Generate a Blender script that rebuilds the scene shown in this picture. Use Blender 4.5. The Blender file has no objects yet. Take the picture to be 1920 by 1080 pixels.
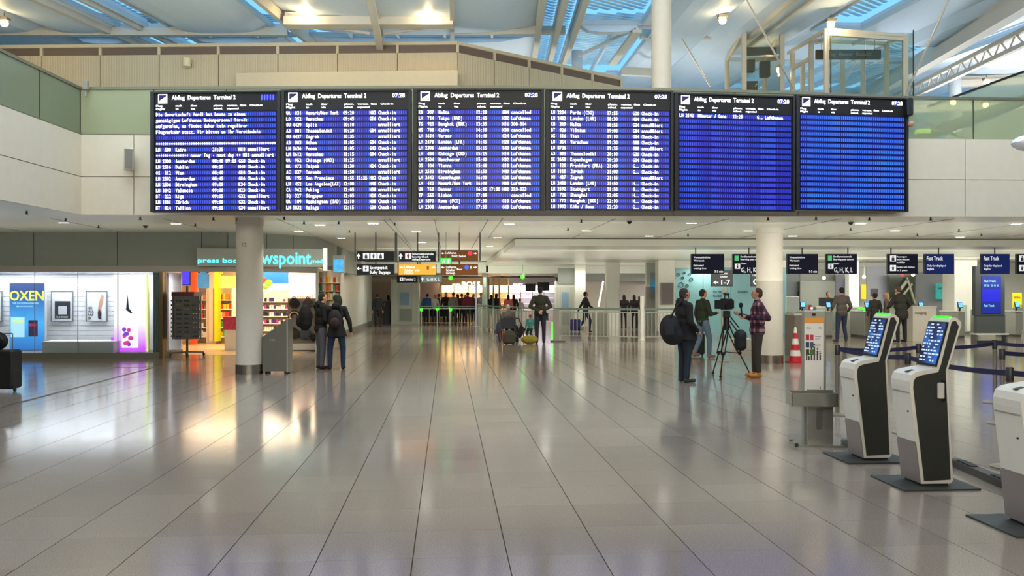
import bpy, bmesh, math, random
from mathutils import Vector, Matrix, Euler
R = math.radians
random.seed(7)
sc = bpy.context.scene
col = sc.collection
# ---------------- camera, world, exposure
cd = bpy.data.cameras.new('camera'); cam = bpy.data.objects.new('camera', cd); col.objects.link(cam)
cam.location = (0, 0, 1.7); cam.rotation_euler = (R(90), 0, 0)
cd.sensor_width = 36; cd.lens = 28.125; cd.shift_y = 10/1920; cd.clip_end = 400
sc.camera = cam
sc.view_settings.view_transform = 'Standard'; sc.view_settings.look = 'None'
sc.view_settings.exposure = 0.0; sc.view_settings.gamma = 1.0
w = bpy.data.worlds.new('sky'); sc.world = w; w.use_nodes = True
w.node_tree.nodes['Background'].inputs[0].default_value = (0.22, 0.60, 0.95, 1)
w.node_tree.nodes['Background'].inputs[1].default_value = 1.25

def lamp(kind, loc, power, color=(1, .95, .88), size=1.0, size_y=None, rot=(0, 0, 0), spot=None, blend=.5):
    ld = bpy.data.lights.new('light', kind); ld.energy = power; ld.color = color
    if kind == 'AREA':
        ld.size = size
        if size_y: ld.shape = 'RECTANGLE'; ld.size_y = size_y
    else: ld.shadow_soft_size = size
    if spot: ld.spot_size = R(spot); ld.spot_blend = blend
    o = bpy.data.objects.new('light', ld); o.location = loc; o.rotation_euler = tuple(R(a) for a in rot)
    col.objects.link(o); return o
# added area lamps overhead and behind the camera, giving the hall its general light
HALL = (1, .925, .77)
lamp('AREA', (-6, 4, 10.5), 1220, HALL, 9, 9)
lamp('AREA', (8, 4, 10.5), 1220, HALL, 9, 9)
lamp('AREA', (0, -7, 7.5), 1950, HALL, 18, 5, rot=(68, 0, 0))
# added one-sided lamps, unseen from the camera, brightening roof and upper walls
lamp('AREA', (-8, 12, 8.2), 1800, (.95, .96, .97), 10, 5, rot=(160, 0, 0))
lamp('AREA', (9, 12, 8.2), 1650, (.95, .96, .97), 10, 5, rot=(160, 0, 0))
lamp('AREA', (24, 34, 6.0), 1600, (.98, .96, 1), 8, 6, rot=(180, 0, 0))
lamp('AREA', (2, 36.5, 6.0), 700, (1, .93, .82), 14, 4, rot=(180, 0, 0))
lamp('AREA', (-6, 20, 8.6), 190, (1, .9, .76), 14, 2, rot=(75, 0, 0))
lamp('AREA', (-20, 12, 8.5), 500, (1, .93, .82), 10, 10)
# rows of downlights under the bridge
for (x, y, p) in [(-7, 18.5, 55), (-2, 18.5, 60), (3.5, 18.5, 60), (9, 19, 60), (14, 20, 60),
                  (-3.5, 24.5, 80), (1, 24, 70), (6, 25.5, 90), (11, 25.5, 90), (17, 26, 90),
                  (-4.5, 31, 110), (1.5, 31, 110), (8, 33, 120), (15, 33, 120), (22, 33, 120),
                  (-5, 38.5, 140), (1, 38.5, 140), (7.5, 39, 140)]:
    lamp('SPOT', (x, y, 3.0 if y > 23.2 and x > 0 else 3.2), p*(.22 if y < 21 else 1.15), (1, .96, .88), .15, spot=165, blend=.6)

# added up-facing lamps, unseen from below, that brighten the ceiling under the bridge
for (x, y, sx, sy, p) in [(-1.5, 20.5, 9, 3, 170), (9, 20.5, 9, 3, 170), (-1, 28, 6, 6, 190), (7, 29, 8, 6, 230), (16, 29, 8, 6, 230), (-2.5, 37, 6, 5, 200), (6, 37, 8, 4, 170), (-14, 12, 5, 6, 120), (-11.5, 18.8, 8, 1.6, 70)]:
    lamp('AREA', (x, y, 2.0), p*.34, (1, .99, .87), sx, sy, rot=(180, 0, 0))
# added fill lamps facing away from the camera, lighting the lower hall
for (x, y, z, sx, p, tilt) in [(-1, 17.2, 3.05, 9, 260, 66), (9, 17.4, 3.05, 9, 260, 66), (19, 17.6, 3.05, 9, 200, 66), (-2.5, 27.5, 3.05, 5, 170, 72), (6, 25.0, 2.95, 9, 260, 72), (16, 25.0, 2.95, 9, 260, 72), (1, 37.0, 2.6, 12, 200, 74), (17, 30.5, 2.95, 11, 380, 84), (-14, 15, 3.1, 10, 130, 60)]:
    lamp('AREA', (x, y, z-.15), p*.42, (1, .98, .89), sx, .35, rot=(tilt-22, 0, 0))
# ---------------- materials
MATS = {}
def hexc(h):
    h = h.lstrip('#'); c = [int(h[i:i+2], 16)/255 for i in (0, 2, 4)]
    return tuple(((x/12.92) if x <= .04045 else ((x+.055)/1.055)**2.4) for x in c)
def mat(h, rough=.5, metal=0, emit=0, var=.05, scale=6, bump=0, bscale=60, alpha=None, trans=0, spec=.5, name=None):
    key = (h, rough, metal, emit, var, bump, trans, alpha, spec, scale)
    if key in MATS: return MATS[key]
    m = bpy.data.materials.new(name or 'paint'); m.use_nodes = True; nt = m.node_tree; N = nt.nodes; L = nt.links
    b = N['Principled BSDF']; c = hexc(h)
    b.inputs['Roughness'].default_value = rough; b.inputs['Metallic'].default_value = metal
    b.inputs['Specular IOR Level'].default_value = spec
    tc = N.new('ShaderNodeTexCoord')
    nz = N.new('ShaderNodeTexNoise'); nz.inputs['Scale'].default_value = scale; nz.inputs['Detail'].default_value = 4
    L.new(tc.outputs['Object'], nz.inputs['Vector'])
    mx = N.new('ShaderNodeMix'); mx.data_type = 'RGBA'
    mx.inputs[6].default_value = tuple(x*(1-var) for x in c)+(1,)
    mx.inputs[7].default_value = tuple(min(1, x*(1+var)) for x in c)+(1,)
    L.new(nz.outputs['Fac'], mx.inputs[0]); L.new(mx.outputs[2], b.inputs['Base Color'])
    if emit:
        L.new(mx.outputs[2], b.inputs['Emission Color']); b.inputs['Emission Strength'].default_value = emit
    if bump:
        n2 = N.new('ShaderNodeTexNoise'); n2.inputs['Scale'].default_value = bscale
        L.new(tc.outputs['Object'], n2.inputs['Vector'])
        bp = N.new('ShaderNodeBump'); bp.inputs['Strength'].default_value = bump; bp.inputs['Distance'].default_value = .01
        L.new(n2.outputs['Fac'], bp.inputs['Height']); L.new(bp.outputs[0], b.inputs['Normal'])
    if trans: b.inputs['Transmission Weight'].default_value = trans
    if alpha is not None: b.inputs['Alpha'].default_value = alpha
    MATS[key] = m; return m
def glass(h, fac=.3, name='glass'):
    """thin architectural glass: tinted transparency with a sharp reflection"""
    key = ('g', h, fac)
    if key in MATS: return MATS[key]
    m = bpy.data.materials.new(name); m.use_nodes = True; nt = m.node_tree; N = nt.nodes; L = nt.links
    N.remove(N['Principled BSDF']); out = N['Material Output']
    t = N.new('ShaderNodeBsdfTransparent'); t.inputs[0].default_value = (*[1-(1-x)*.35 for x in hexc(h)], 1)
    g = N.new('ShaderNodeBsdfGlossy'); g.inputs['Roughness'].default_value = .03
    d = N.new('ShaderNodeBsdfDiffuse'); d.inputs[0].default_value = (*hexc(h), 1)
    f = N.new('ShaderNodeFresnel'); f.inputs[0].default_value = 1.45
    a = N.new('ShaderNodeMixShader'); a.inputs[0].default_value = fac
    L.new(t.outputs[0], a.inputs[1]); L.new(d.outputs[0], a.inputs[2])
    b = N.new('ShaderNodeMixShader'); L.new(f.outputs[0], b.inputs[0]); L.new(a.outputs[0], b.inputs[1]); L.new(g.outputs[0], b.inputs[2])
    L.new(b.outputs[0], out.inputs[0]); MATS[key] = m; return m

# ---------------- mesh builder
class MB:
    def __init__(s, M=None): s.v = []; s.f = []; s.m = []; s.uv = {}; s.M = M or Matrix()
    def add(s, vs, fs, mi=0):
        n = len(s.v); s.v += [s.M @ Vector(p) for p in vs]; s.f += [tuple(i+n for i in f) for f in fs]; s.m += [mi]*len(fs); return s
    def box(s, a, b, mi=0, rz=0, bev=0):
        (x0, y0, z0), (x1, y1, z1) = a, b
        x0, x1 = min(x0, x1), max(x0, x1); y0, y1 = min(y0, y1), max(y0, y1); z0, z1 = min(z0, z1), max(z0, z1)
        if bev:
            c = bev; p = [(x0+c, y0), (x1-c, y0), (x1, y0+c), (x1, y1-c), (x1-c, y1), (x0+c, y1), (x0, y1-c), (x0, y0+c)]
            rings = []
            cx, cy = (x0+x1)/2, (y0+y1)/2; sx = 1-2*c/(x1-x0); sy = 1-2*c/(y1-y0)
            for z, k in ((z0, 0), (z0+c, 1), (z1-c, 1), (z1, 0)):
                rings.append([(q[0], q[1], z) if k else (cx+(q[0]-cx)*sx, cy+(q[1]-cy)*sy, z) for q in p])
            vs = [q for r in rings for q in r]; fs = [tuple(reversed(range(8))), tuple(range(24, 32))]
            for r in range(3):
                for i in range(8): fs.append((r*8+i, r*8+(i+1) % 8, r*8+8+(i+1) % 8, r*8+8+i))
        else:
            vs = [(x0, y0, z0), (x1, y0, z0), (x1, y1, z0), (x0, y1, z0), (x0, y0, z1), (x1, y0, z1), (x1, y1, z1), (x0, y1, z1)]
            fs = [(3, 2, 1, 0), (4, 5, 6, 7), (0, 1, 5, 4), (1, 2, 6, 5), (2, 3, 7, 6), (3, 0, 4, 7)]
        if rz:
            c = Vector(((x0+x1)/2, (y0+y1)/2, 0)); Q = Matrix.Translation(c) @ Matrix.Rotation(rz, 4, 'Z') @ Matrix.Translation(-c)
            vs = [Q @ Vector(p) for p in vs]
        return s.add(vs, fs, mi)
    def cyl(s, a, b, r0, r1=None, n=16, mi=0):
        a = Vector(a); b = Vector(b); r1 = r0 if r1 is None else r1; d = (b-a).normalized()
        u = d.orthogonal().normalized(); w_ = d.cross(u)
        vs = [a+(u*math.cos(t)+w_*math.sin(t))*r0 for t in [2*math.pi*i/n for i in range(n)]]
        vs += [b+(u*math.cos(t)+w_*math.sin(t))*r1 for t in [2*math.pi*i/n for i in range(n)]]
        fs = [(i, (i+1) % n, n+(i+1) % n, n+i) for i in range(n)]+[tuple(reversed(range(n))), tuple(range(n, 2*n))]
        return s.add(vs, fs, mi)
    def tube(s, pts, r, n=8, mi=0):
        for a, b in zip(pts[:-1], pts[1:]): s.cyl(a, b, r, r, n, mi)
        return s
    def beam(s, a, b, w_, h, mi=0):
        a = Vector(a); b = Vector(b); d = (b-a).normalized()
        up = Vector((0, 0, 1)) if abs(d.z) < .95 else Vector((0, 1, 0))
        x = d.cross(up).normalized()*w_/2; z = x.cross(d).normalized()*h/2
        vs = [a-x-z, a+x-z, a+x+z, a-x+z, b-x-z, b+x-z, b+x+z, b-x+z]
        return s.add(vs, [(0, 1, 2, 3), (7, 6, 5, 4), (0, 4, 5, 1), (1, 5, 6, 2), (2, 6, 7, 3), (3, 7, 4, 0)], mi)
    def ball(s, c, r, n=10, mi=0):
        if not hasattr(r, '__len__'): r = (r, r, r)
        c = Vector(c); vs = [c+Vector((0, 0, -r[2]))]; fs = []; m_ = n//2
        for j in range(1, m_):
            p = -math.pi/2+math.pi*j/m_
            for i in range(n):
                t = 2*math.pi*i/n; vs.append(c+Vector((r[0]*math.cos(p)*math.cos(t), r[1]*math.cos(p)*math.sin(t), r[2]*math.sin(p))))
        vs.append(c+Vector((0, 0, r[2])))
        for i in range(n): fs.append((0, 1+(i+1) % n, 1+i))
        for j in range(m_-2):
            for i in range(n): fs.append((1+j*n+i, 1+j*n+(i+1) % n, 1+(j+1)*n+(i+1) % n, 1+(j+1)*n+i))
        k = 1+(m_-2)*n; T = len(vs)-1
        for i in range(n): fs.append((k+i, k+(i+1) % n, T))
        return s.add(vs, fs, mi)
    def cap(s, a, b, ra, rb, n=10, mi=0):
        s.cyl(a, b, ra, rb, n, mi); s.ball(a, ra*.999, n, mi); s.ball(b, rb*.999, n, mi); return s
    def prism(s, poly, a, b, axis='y', mi=0):
        n = len(poly)
        f = {'y': lambda p, t: (p[0], t, p[1]), 'x': lambda p, t: (t, p[0], p[1]), 'z': lambda p, t: (p[0], p[1], t)}[axis]
        vs = [f(p, a) for p in poly]+[f(p, b) for p in poly]
        fs = [tuple(range(n)), tuple(reversed(range(n, 2*n)))]+[(i, n+i, n+(i+1) % n, (i+1) % n) for i in range(n)]
        return s.add(vs, fs, mi)
    def lathe(s, prof, c=(0, 0, 0), n=24, mi=0):
        vs = []; fs = []
        for r, z in prof:
            for i in range(n): t = 2*math.pi*i/n; vs.append((c[0]+r*math.cos(t), c[1]+r*math.sin(t), c[2]+z))
        for j in range(len(prof)-1):
            for i in range(n): fs.append((j*n+i, j*n+(i+1) % n, (j+1)*n+(i+1) % n, (j+1)*n+i))
        fs.append(tuple(reversed(range(n)))); k = (len(prof)-1)*n; fs.append(tuple(range(k, k+n)))
        return s.add(vs, fs, mi)
    def torus(s, c, Rr, r, axis='x', n=20, k=6, mi=0, a0=0, a1=360):
        pts = []
        for i in range(n+1):
            t = R(a0+(a1-a0)*i/n); u, v_ = Rr*math.cos(t), Rr*math.sin(t)
            pts.append({'x': (c[0], c[1]+u, c[2]+v_), 'y': (c[0]+u, c[1], c[2]+v_), 'z': (c[0]+u, c[1]+v_, c[2])}[axis])
        return s.tube(pts, r, k, mi)
    def data(s, name, mats, smooth=False):
        me = bpy.data.meshes.new(name); me.from_pydata([tuple(p) for p in s.v], [], s.f)
        for m_ in (mats if isinstance(mats, (list, tuple)) else [mats]): me.materials.append(m_)
        for p, i in zip(me.polygons, s.m): p.material_index = i
        me.update()
        if smooth:
            bm = bmesh.new(); bm.from_mesh(me); bmesh.ops.recalc_face_normals(bm, faces=bm.faces)
            for e in bm.edges: e.smooth = len(e.link_faces) == 2 and e.calc_face_angle(0) < R(40)
            for f in bm.faces: f.smooth = True
            bm.to_mesh(me); bm.free()
        else:
            bm = bmesh.new(); bm.from_mesh(me); bmesh.ops.recalc_face_normals(bm, faces=bm.faces); bm.to_mesh(me); bm.free()
        return me
    def build(s, name, mats, parent=None, smooth=False, W=False, kind=None, label=None):
        if W and parent is not None:
            I = wm(parent).inverted(); s.v = [I @ p for p in s.v]
        o = bpy.data.objects.new(name, s.data(name, mats, smooth)); col.objects.link(o)
        if parent is not None: o.parent = parent
        if kind: o['kind'] = kind
        if label: o['label'] = label
        return o
def wm(o):
    M = o.matrix_basis.copy()
    while o.parent: o = o.parent; M = o.matrix_basis @ M
    return M
def tag(o, label=None, cat=None, group=None, kind=None):
    for k, v in (('label', label), ('category', cat), ('group', group), ('kind', kind)):
        if v: o[k] = v
    return o
def E(name, label, cat, loc=(0, 0, 0), rz=0, group=None, kind=None):
    o = bpy.data.objects.new(name, None); col.objects.link(o); o.location = loc; o.rotation_euler = (0, 0, rz); o.empty_display_size = .1
    return tag(o, label, cat, group, kind)
def struct(name, mb, mats, parent=None, smooth=False, W=False):
    o = mb.build(name, mats, parent, smooth, W)
    if parent is None: o['kind'] = 'structure'
    return o
KIDS = {}
def copy_tree(o, loc=None, rz=None, label=None, parent=None, skip=()):
    c = o.copy(); col.objects.link(c)
    if parent is not None: c.parent = parent
    if loc is not None: c.location = loc
    if rz is not None: c.rotation_euler.z = rz
    if label: c['label'] = label
    for ch in o.children:
        if ch.name.split('.')[0] in skip: continue
        copy_tree(ch, parent=c)
    return c
def P(px, py, Y): return Vector(((px-960)/1500*Y, Y, 1.7-(py-550)/1500*Y))
def F(px, py): Y = 1.7*1500/(py-550); return Vector(((px-960)/1500*Y, Y, 0))
# text -> mesh
GL = {}
def text_data(s, ext=.0):
    k = (s, ext)
    if k not in GL:
        cu = bpy.data.curves.new('t', 'FONT'); cu.body = s; cu.size = 1; cu.extrude = ext; cu.resolution_u = 2; cu.offset = .015
        o = bpy.data.objects.new('t', cu); col.objects.link(o)
        bpy.context.view_layer.update()
        me = bpy.data.meshes.new_from_object(o.evaluated_get(bpy.context.evaluated_depsgraph_get()))
        vs = [v.co.copy() for v in me.vertices]; fs = [tuple(p.vertices) for p in me.polygons]
        bpy.data.objects.remove(o); bpy.data.curves.remove(cu); bpy.data.meshes.remove(me)
        if vs: x0 = min(v.x for v in vs); x1 = max(v.x for v in vs)
        else: x0 = x1 = 0
        GL[k] = (vs, fs, x0, x1)
    return GL[k]
def put_text(mb, s, x, z, h, y=0, w_=None, mi=0, ext=0.0):
    """text in the XZ plane facing -Y, left end at x, baseline z, cap height h, optional width"""
    vs, fs, x0, x1 = text_data(s, ext)
    if not vs: return
    k = h/.70; kx = k if w_ is None else w_/(x1-x0)
    mb.add([(x+(v.x-x0)*kx, y-v.z*k, z+v.y*k) for v in vs], fs, mi)
EMW = mat('#f2f6ff', .4, emit=1.3, var=0, name='lit_white')
# ================= STRUCTURE =================
GA = math.atan(.0807); GR = Matrix.Rotation(GA, 4, 'Z')
def floor_mat():
    m = bpy.data.materials.new('polished_granite'); m.use_nodes = True; nt = m.node_tree; N = nt.nodes; L = nt.links
    b = N['Principled BSDF']; g = N.new('ShaderNodeNewGeometry')
    mp = N.new('ShaderNodeMapping'); mp.inputs['Rotation'].default_value = (0, 0, -GA); L.new(g.outputs['Position'], mp.inputs[0])
    sub = N.new('ShaderNodeVectorMath'); sub.operation = 'SUBTRACT'; sub.inputs[1].default_value = (.387, .36, 0); L.new(mp.outputs[0], sub.inputs[0])
    sn = N.new('ShaderNodeVectorMath'); sn.operation = 'SNAP'; sn.inputs[1].default_value = (.608, .6, 9); L.new(sub.outputs[0], sn.inputs[0])
    wn = N.new('ShaderNodeTexWhiteNoise'); wn.noise_dimensions = '3D'; L.new(sn.outputs[0], wn.inputs['Vector'])
    n1 = N.new('ShaderNodeTexNoise'); n1.inputs['Scale'].default_value = 170; n1.inputs['Detail'].default_value = 3; L.new(g.outputs['Position'], n1.inputs['Vector'])
    cr = N.new('ShaderNodeValToRGB'); cr.color_ramp.elements[0].position = .35; cr.color_ramp.elements[1].position = .66
    cr.color_ramp.elements[0].color = (.20, .16, .132, 1); cr.color_ramp.elements[1].color = (.38, .315, .265, 1); L.new(n1.outputs['Fac'], cr.inputs[0])
    mr = N.new('ShaderNodeMapRange'); mr.inputs[3].default_value = .92; mr.inputs[4].default_value = 1.06; L.new(wn.outputs['Value'], mr.inputs[0])
    ml = N.new('ShaderNodeVectorMath'); ml.operation = 'SCALE'; L.new(cr.outputs[0], ml.inputs[0]); L.new(mr.outputs[0], ml.inputs['Scale'])
    L.new(ml.outputs[0], b.inputs['Base Color'])
    n2 = N.new('ShaderNodeTexNoise'); n2.inputs['Scale'].default_value = .7; L.new(g.outputs['Position'], n2.inputs['Vector'])
    m2 = N.new('ShaderNodeMapRange'); m2.inputs[3].default_value = .09; m2.inputs[4].default_value = .17; L.new(n2.outputs['Fac'], m2.inputs[0])
    L.new(m2.outputs[0], b.inputs['Roughness']); b.inputs['IOR'].default_value = 1.62
    return m
FM = floor_mat(); GROUT = mat('#3a342f', .8)
floor = struct('floor', MB().box((-45, -12, -.3), (45, 62, -.005)), GROUT)
tl = MB(); tl.box((-.3005, -.299, -.0045), (.3005, .299, 0)); tdat = tl.data('tile', FM)
near = 0; pv = MB(); us = range(-90, 90); vs_ = range(-22, 100)
for j in vs_:
    for i in us:
        u = .387+.304+i*.608; v = .36+.3+j*.6; p = GR @ Vector((u, v, 0))
        if not (-11.5 < p.y < 61 and abs(p.x) < 44): continue
        if 3.2 < p.y < 11.6 and abs(p.x) < .64*p.y+.35 and near < 296:
            o = bpy.data.objects.new('tile', tdat); col.objects.link(o); o.parent = floor; o.location = p; o.rotation_euler.z = GA; near += 1
        elif p.y < 3.3 or p.y < 62:
            q = [GR @ Vector((u+a*.3005, v+b*.299, 0)) for a, b in ((-1, -1), (1, -1), (1, 1), (-1, 1))]
            pv.add(q, [(0, 1, 2, 3)])
pv.build('paving', FM, floor, kind='stuff')
# expansion joint and cross strip in the floor
a, b = F(-40, 775), F(300, 686); d = (b-a).normalized()
struct('trim_1', MB().beam(a+Vector((0, 0, -.001)), b+Vector((0, 0, -.001)), .085, .008), mat('#4b443c', .5))
a, b = F(-30, 690), F(300, 688)
struct('trim_2', MB().beam((a.x, a.y, -.001), (b.x, b.y, -.001), .05, .008), mat('#6d675d', .5))
# wall colours
BEIGE = mat('#dbd0b9', .6); WHITE = mat('#e9e6dc', .45); SOFF = mat('#dcddce', .34, spec=.6); GREY = mat('#8d9088', .55); STEEL = mat('#a7a9a6', .28, metal=.9)
DARK = mat('#23242a', .4); BLACK = mat('#0c0c0e', .5); SEAM = mat('#77705f', .7)
# bridge front polyline: (image x, depth, glass foot z, rail z)
BF = [(150, 16.0, 4.88, 5.8), (560, 16.15, 4.88, 5.86), (930, 16.25, 4.88, 5.9), (1262, 16.3, 4.87, 5.86), (1495, 16.35, 4.86, 5.80), (1700, 16.4, 4.84, 5.72), (2200, 16.6, 4.82, 5.68)]
def BX(px, D): return (px-960)/1500*D
bw = MB()
fr = [(BX(p, D), D) for p, D, _, _ in BF]
poly = fr+[(45, fr[-1][1]), (45, 60), (-45, 60), (-45, -11.5), (fr[0][0], -11.5)]
ZB = 3.27
bw.prism(poly, ZB+.02, ZB+1.58, 'z')
struct('bridge_deck', bw, SOFF)
# facade panels of the bridge, lower and upper row, each its own piece
wf = E('wall_front', None, None, kind='structure')
def fpanel(a, b, z0, z1, par=wf, m=BEIGE, th=.05):
    a = Vector((*a, 0)); b = Vector((*b, 0)); d = (b-a).normalized(); n = Vector((d.y, -d.x, 0))
    a2 = a+d*.008; b2 = b-d*.008
    mb = MB(); vs = []
    for z in (z0, z1):
        for q in (a2, b2, b2+n*th, a2+n*th): vs.append((q.x, q.y, z))
    mb.add(vs, [(3, 2, 1, 0), (4, 5, 6, 7), (0, 1, 5, 4), (1, 2, 6, 5), (2, 3, 7, 6), (3, 0, 4, 7)])
    return mb.build('panel', m, par)
seg = [(150, 16.0), (253, 16.04), (560, 16.15), (870, 16.2), (1262, 16.3), (1495, 16.35), (1807, 16.45), (2200, 16.6), (2600, 16.8)]
for (p0, D0), (p1, D1) in zip(seg[:-1], seg[1:]):
    A = (BX(p0, D0), D0); B = (BX(p1, D1), D1)
    fpanel(A, B, ZB, 4.02); fpanel(A, B, 4.035, 4.86)
wl = E('wall_left', None, None, kind='structure')
XL = fr[0][0]
for k in range(7):
    y1 = 16.0-k*3.6; y0 = y1-3.6
    fpanel((XL, y0), (XL, y1), ZB, 4.02, wl); fpanel((XL, y0), (XL, y1), 4.035, 4.86, wl)
# glass balustrades on the bridge edge
GRN = glass('#c0caa4', .42); RAILM = mat('#8c8a76', .35, metal=.6); DGAP = mat('#2b3429', .5)
def balustrade(name, label, pts, npan, parentkind=None):
    """pts: list of (x,y,zfoot,zrail)"""
    t = E(name, label, 'balustrade', (pts[0][0], pts[0][1], pts[0][2]))
    for (a, b) in zip(pts[:-1], pts[1:]):
        A = Vector(a[:2]+(0,)); B = Vector(b[:2]+(0,)); L_ = (B-A).length; n = max(1, round(L_/npan)); d = (B-A)/n
        for i in range(n):
            q0 = A+d*i+d.normalized()*.012; q1 = A+d*(i+1)-d.normalized()*.012
            z0 = a[2]+(b[2]-a[2])*i/n; zr0 = a[3]+(b[3]-a[3])*i/n; zr1 = a[3]+(b[3]-a[3])*(i+1)/n
            nn = Vector((d.y, -d.x, 0)).normalized()*.012
            MB().add([q0-nn+Vector((0, 0, z0)), q1-nn+Vector((0, 0, z0)), q1+nn+Vector((0, 0, z0)), q0+nn+Vector((0, 0, z0)),
                      q0-nn+Vector((0, 0, zr0-.03)), q1-nn+Vector((0, 0, zr1-.03)), q1+nn+Vector((0, 0, zr1-.03)), q0+nn+Vector((0, 0, zr0-.03))],
                     [(3, 2, 1, 0), (4, 5, 6, 7), (0, 1, 5, 4), (1, 2, 6, 5), (2, 3, 7, 6), (3, 0, 4, 7)]).build('glass_pane', GRN, t, W=True)
            MB().box((q1.x-.004, q1.y-.012, z0), (q1.x+.018, q1.y+.012, zr1-.02)).build('joint', DGAP, t, W=True)
        MB().beam((a[0], a[1], a[3]), (b[0], b[1], b[3]), .06, .055).build('handrail', RAILM, t, W=True)
        MB().beam((a[0], a[1], a[2]-.01), (b[0], b[1], b[2]-.01), .07, .05).build('foot_channel', RAILM, t, W=True)
    return t
balustrade('glass_balustrade', 'green tinted glass balustrade with dark handrail running along the left gallery edge', [(XL, -2, 4.88, 5.8), (XL, 16.0, 4.88, 5.8)], 1.42)
balustrade('glass_balustrade', 'green tinted glass balustrade along the bridge behind and above the departures boards', [(x, y+.03, z, r) for (x, y), (_, _, z, r) in zip(fr, BF)], 1.6)
# soffit behind: lowered ceiling on the right from a downstand
dir_ = Vector((-.0807, 1, 0))
A = Vector((.08, 23.1, 0)); Bp = A+dir_*22
lc = MB(); lc.prism([(A.x, A.y), (45, A.y+1.0), (45, 60), (Bp.x, 60), (Bp.x, Bp.y)], 3.07, 3.27, 'z')
struct('ceiling_lowered', lc, SOFF)
lb = MB(); lb.box((-14, 40.0, 2.75), (-1.2, 40.25, 3.27)); struct('beam_back', lb, SOFF)
lb = MB(); lb.box((-1.3, 40.0, 2.7), (20, 40.25, 3.08)); struct('beam_back', lb, SOFF)
lb = MB(); lb.box((-14, 40.25, 2.72), (20, 60, 2.8)); struct('ceiling_back', lb, SOFF)
# thin soffit panel joints
sj = MB()
for k in range(-10, 16):
    p0 = Vector((k*2.4-.2, 17, 0)); p1 = p0+dir_*22
    if k*2.4 > -1.2 : p1 = p0+dir_*6
    sj.beam((p0.x, p0.y, 3.285), (p1.x, p1.y, 3.285), .02, .012)
o = sj.build('joint', mat('#b4b4a8', .6)); o['kind'] = 'structure'; o.name = 'trim_3'
# columns
def column(name, px, py, wpx, label):
    p = F(px, py); r = wpx/1500*p.y/2
    c = E(name, None, None, p, kind='structure')
    MB().lathe([(r, .2), (r, ZB-.12), (r*1.05, ZB-.11), (r*1.05, ZB+.03)], n=40).build('shaft', mat('#d8d2c4', .5), c, True)
    MB().lathe([(r+.012, 0), (r+.012, .2)], n=40).build('base_band', mat('#b9b4a8', .22, metal=1), c, True)
    return p, r
c1 = column('column', 468, 700, 49, '')
c2 = column('column', 1443, 680, 48, '')
mk = MB(); put_text(mk, '12', -.07, 2.72, .09); p, r = c1
mk.M = Matrix(); o = MB(Matrix.Translation((p.x, p.y-r-.004, 0))); put_text(o, '12', -.06, 2.68, .08); tag(o.build('column_number', mat('#8b7c68', .6)), 'small brown number 12 on the white column beside the press shop', 'number')
# deep walls
struct('wall_right', MB().box((40, -12, 0), (40.3, 60, 18)), BEIGE)
struct('wall_gallery', MB().box((-42.3, -12, 0), (-42, 60, 18)), BEIGE)
struct('wall_behind', MB().box((-42, -12.3, 0), (40, -12, 18)), BEIGE)
struct('wall_back', MB().box((-42, 52, -.1), (40, 52.3, 3.2)), mat('#c9c4b8', .6))
struct('wall_upper_end', MB().box((-42, 79, 4), (60, 79.3, 20)), mat('#a9b4bd', .6))
# upper building wall with ribbed cladding and brown louvre band
def rib_mat():
    m = mat('#c4b698', .65).copy(); nt = m.node_tree; N = nt.nodes; L = nt.links; b = N['Principled BSDF']
    tc = N.new('ShaderNodeTexCoord'); wv = N.new('ShaderNodeTexWave'); wv.inputs['Scale'].default_value = 3.2; wv.bands_direction = 'X'
    L.new(tc.outputs['Object'], wv.inputs['Vector']); bp = N.new('ShaderNodeBump'); bp.inputs['Strength'].default_value = .3; bp.inputs['Distance'].default_value = .03
    L.new(wv.outputs['Fac'], bp.inputs['Height']); L.new(bp.outputs[0], b.inputs['Normal']); return m
RIB = rib_mat(); LOUV = mat('#6d5d51', .5); CREAM = mat('#cbbd9f', .6)
wu = E('wall_upper', None, None, kind='structure')
U0 = P(-250, 90, 30.6); U1 = P(858, 80, 30); U2 = P(1165, 148, 35)
def upper_run(A, B, n, zt):
    d = (B-A); d.z = 0; L_ = d.length; u = d.normalized(); nn = Vector((u.y, -u.x, 0))
    def slab(s0, s1, z0, z1, y0, y1, nm, m):
        vs = []
        for z in (z0, z1):
            for s_, t_ in ((s0, y0), (s1, y0), (s1, y1), (s0, y1)):
                q = A+u*s_+nn*t_; vs.append((q.x, q.y, z))
        MB().add(vs, [(3, 2, 1, 0), (4, 5, 6, 7), (0, 1, 5, 4), (1, 2, 6, 5), (2, 3, 7, 6), (3, 0, 4, 7)]).build(nm, m, wu)
    for i in range(n):
        slab(L_*i/n+.015, L_*(i+1)/n-.015, 4.8, zt-.37, -.2, 0, 'panel', RIB)
        slab(L_*i/n+.05, L_*(i+1)/n-.05, zt-.37, zt-.08, -.2, -.04, 'louvre', LOUV)
        slab(L_*(i+1)/n-.05, L_*(i+1)/n+.05, zt-.37, zt-.06, -.1, .03, 'post', CREAM)
    slab(0, L_, zt-.08, zt+.04, -.35, .05, 'cap', CREAM)
upper_run(U0, U1, 10, 11.1); upper_run(U1, U2, 5, 11.1)
a = P(443, 137, 29.6); b = P(858, 137, 29.2)
MB().prism([(a.x, a.y), (b.x, b.y), (b.x, 29.97), (a.x, 30.3)], 4.85, a.z, 'z').build('panel', CREAM, wu)
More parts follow.
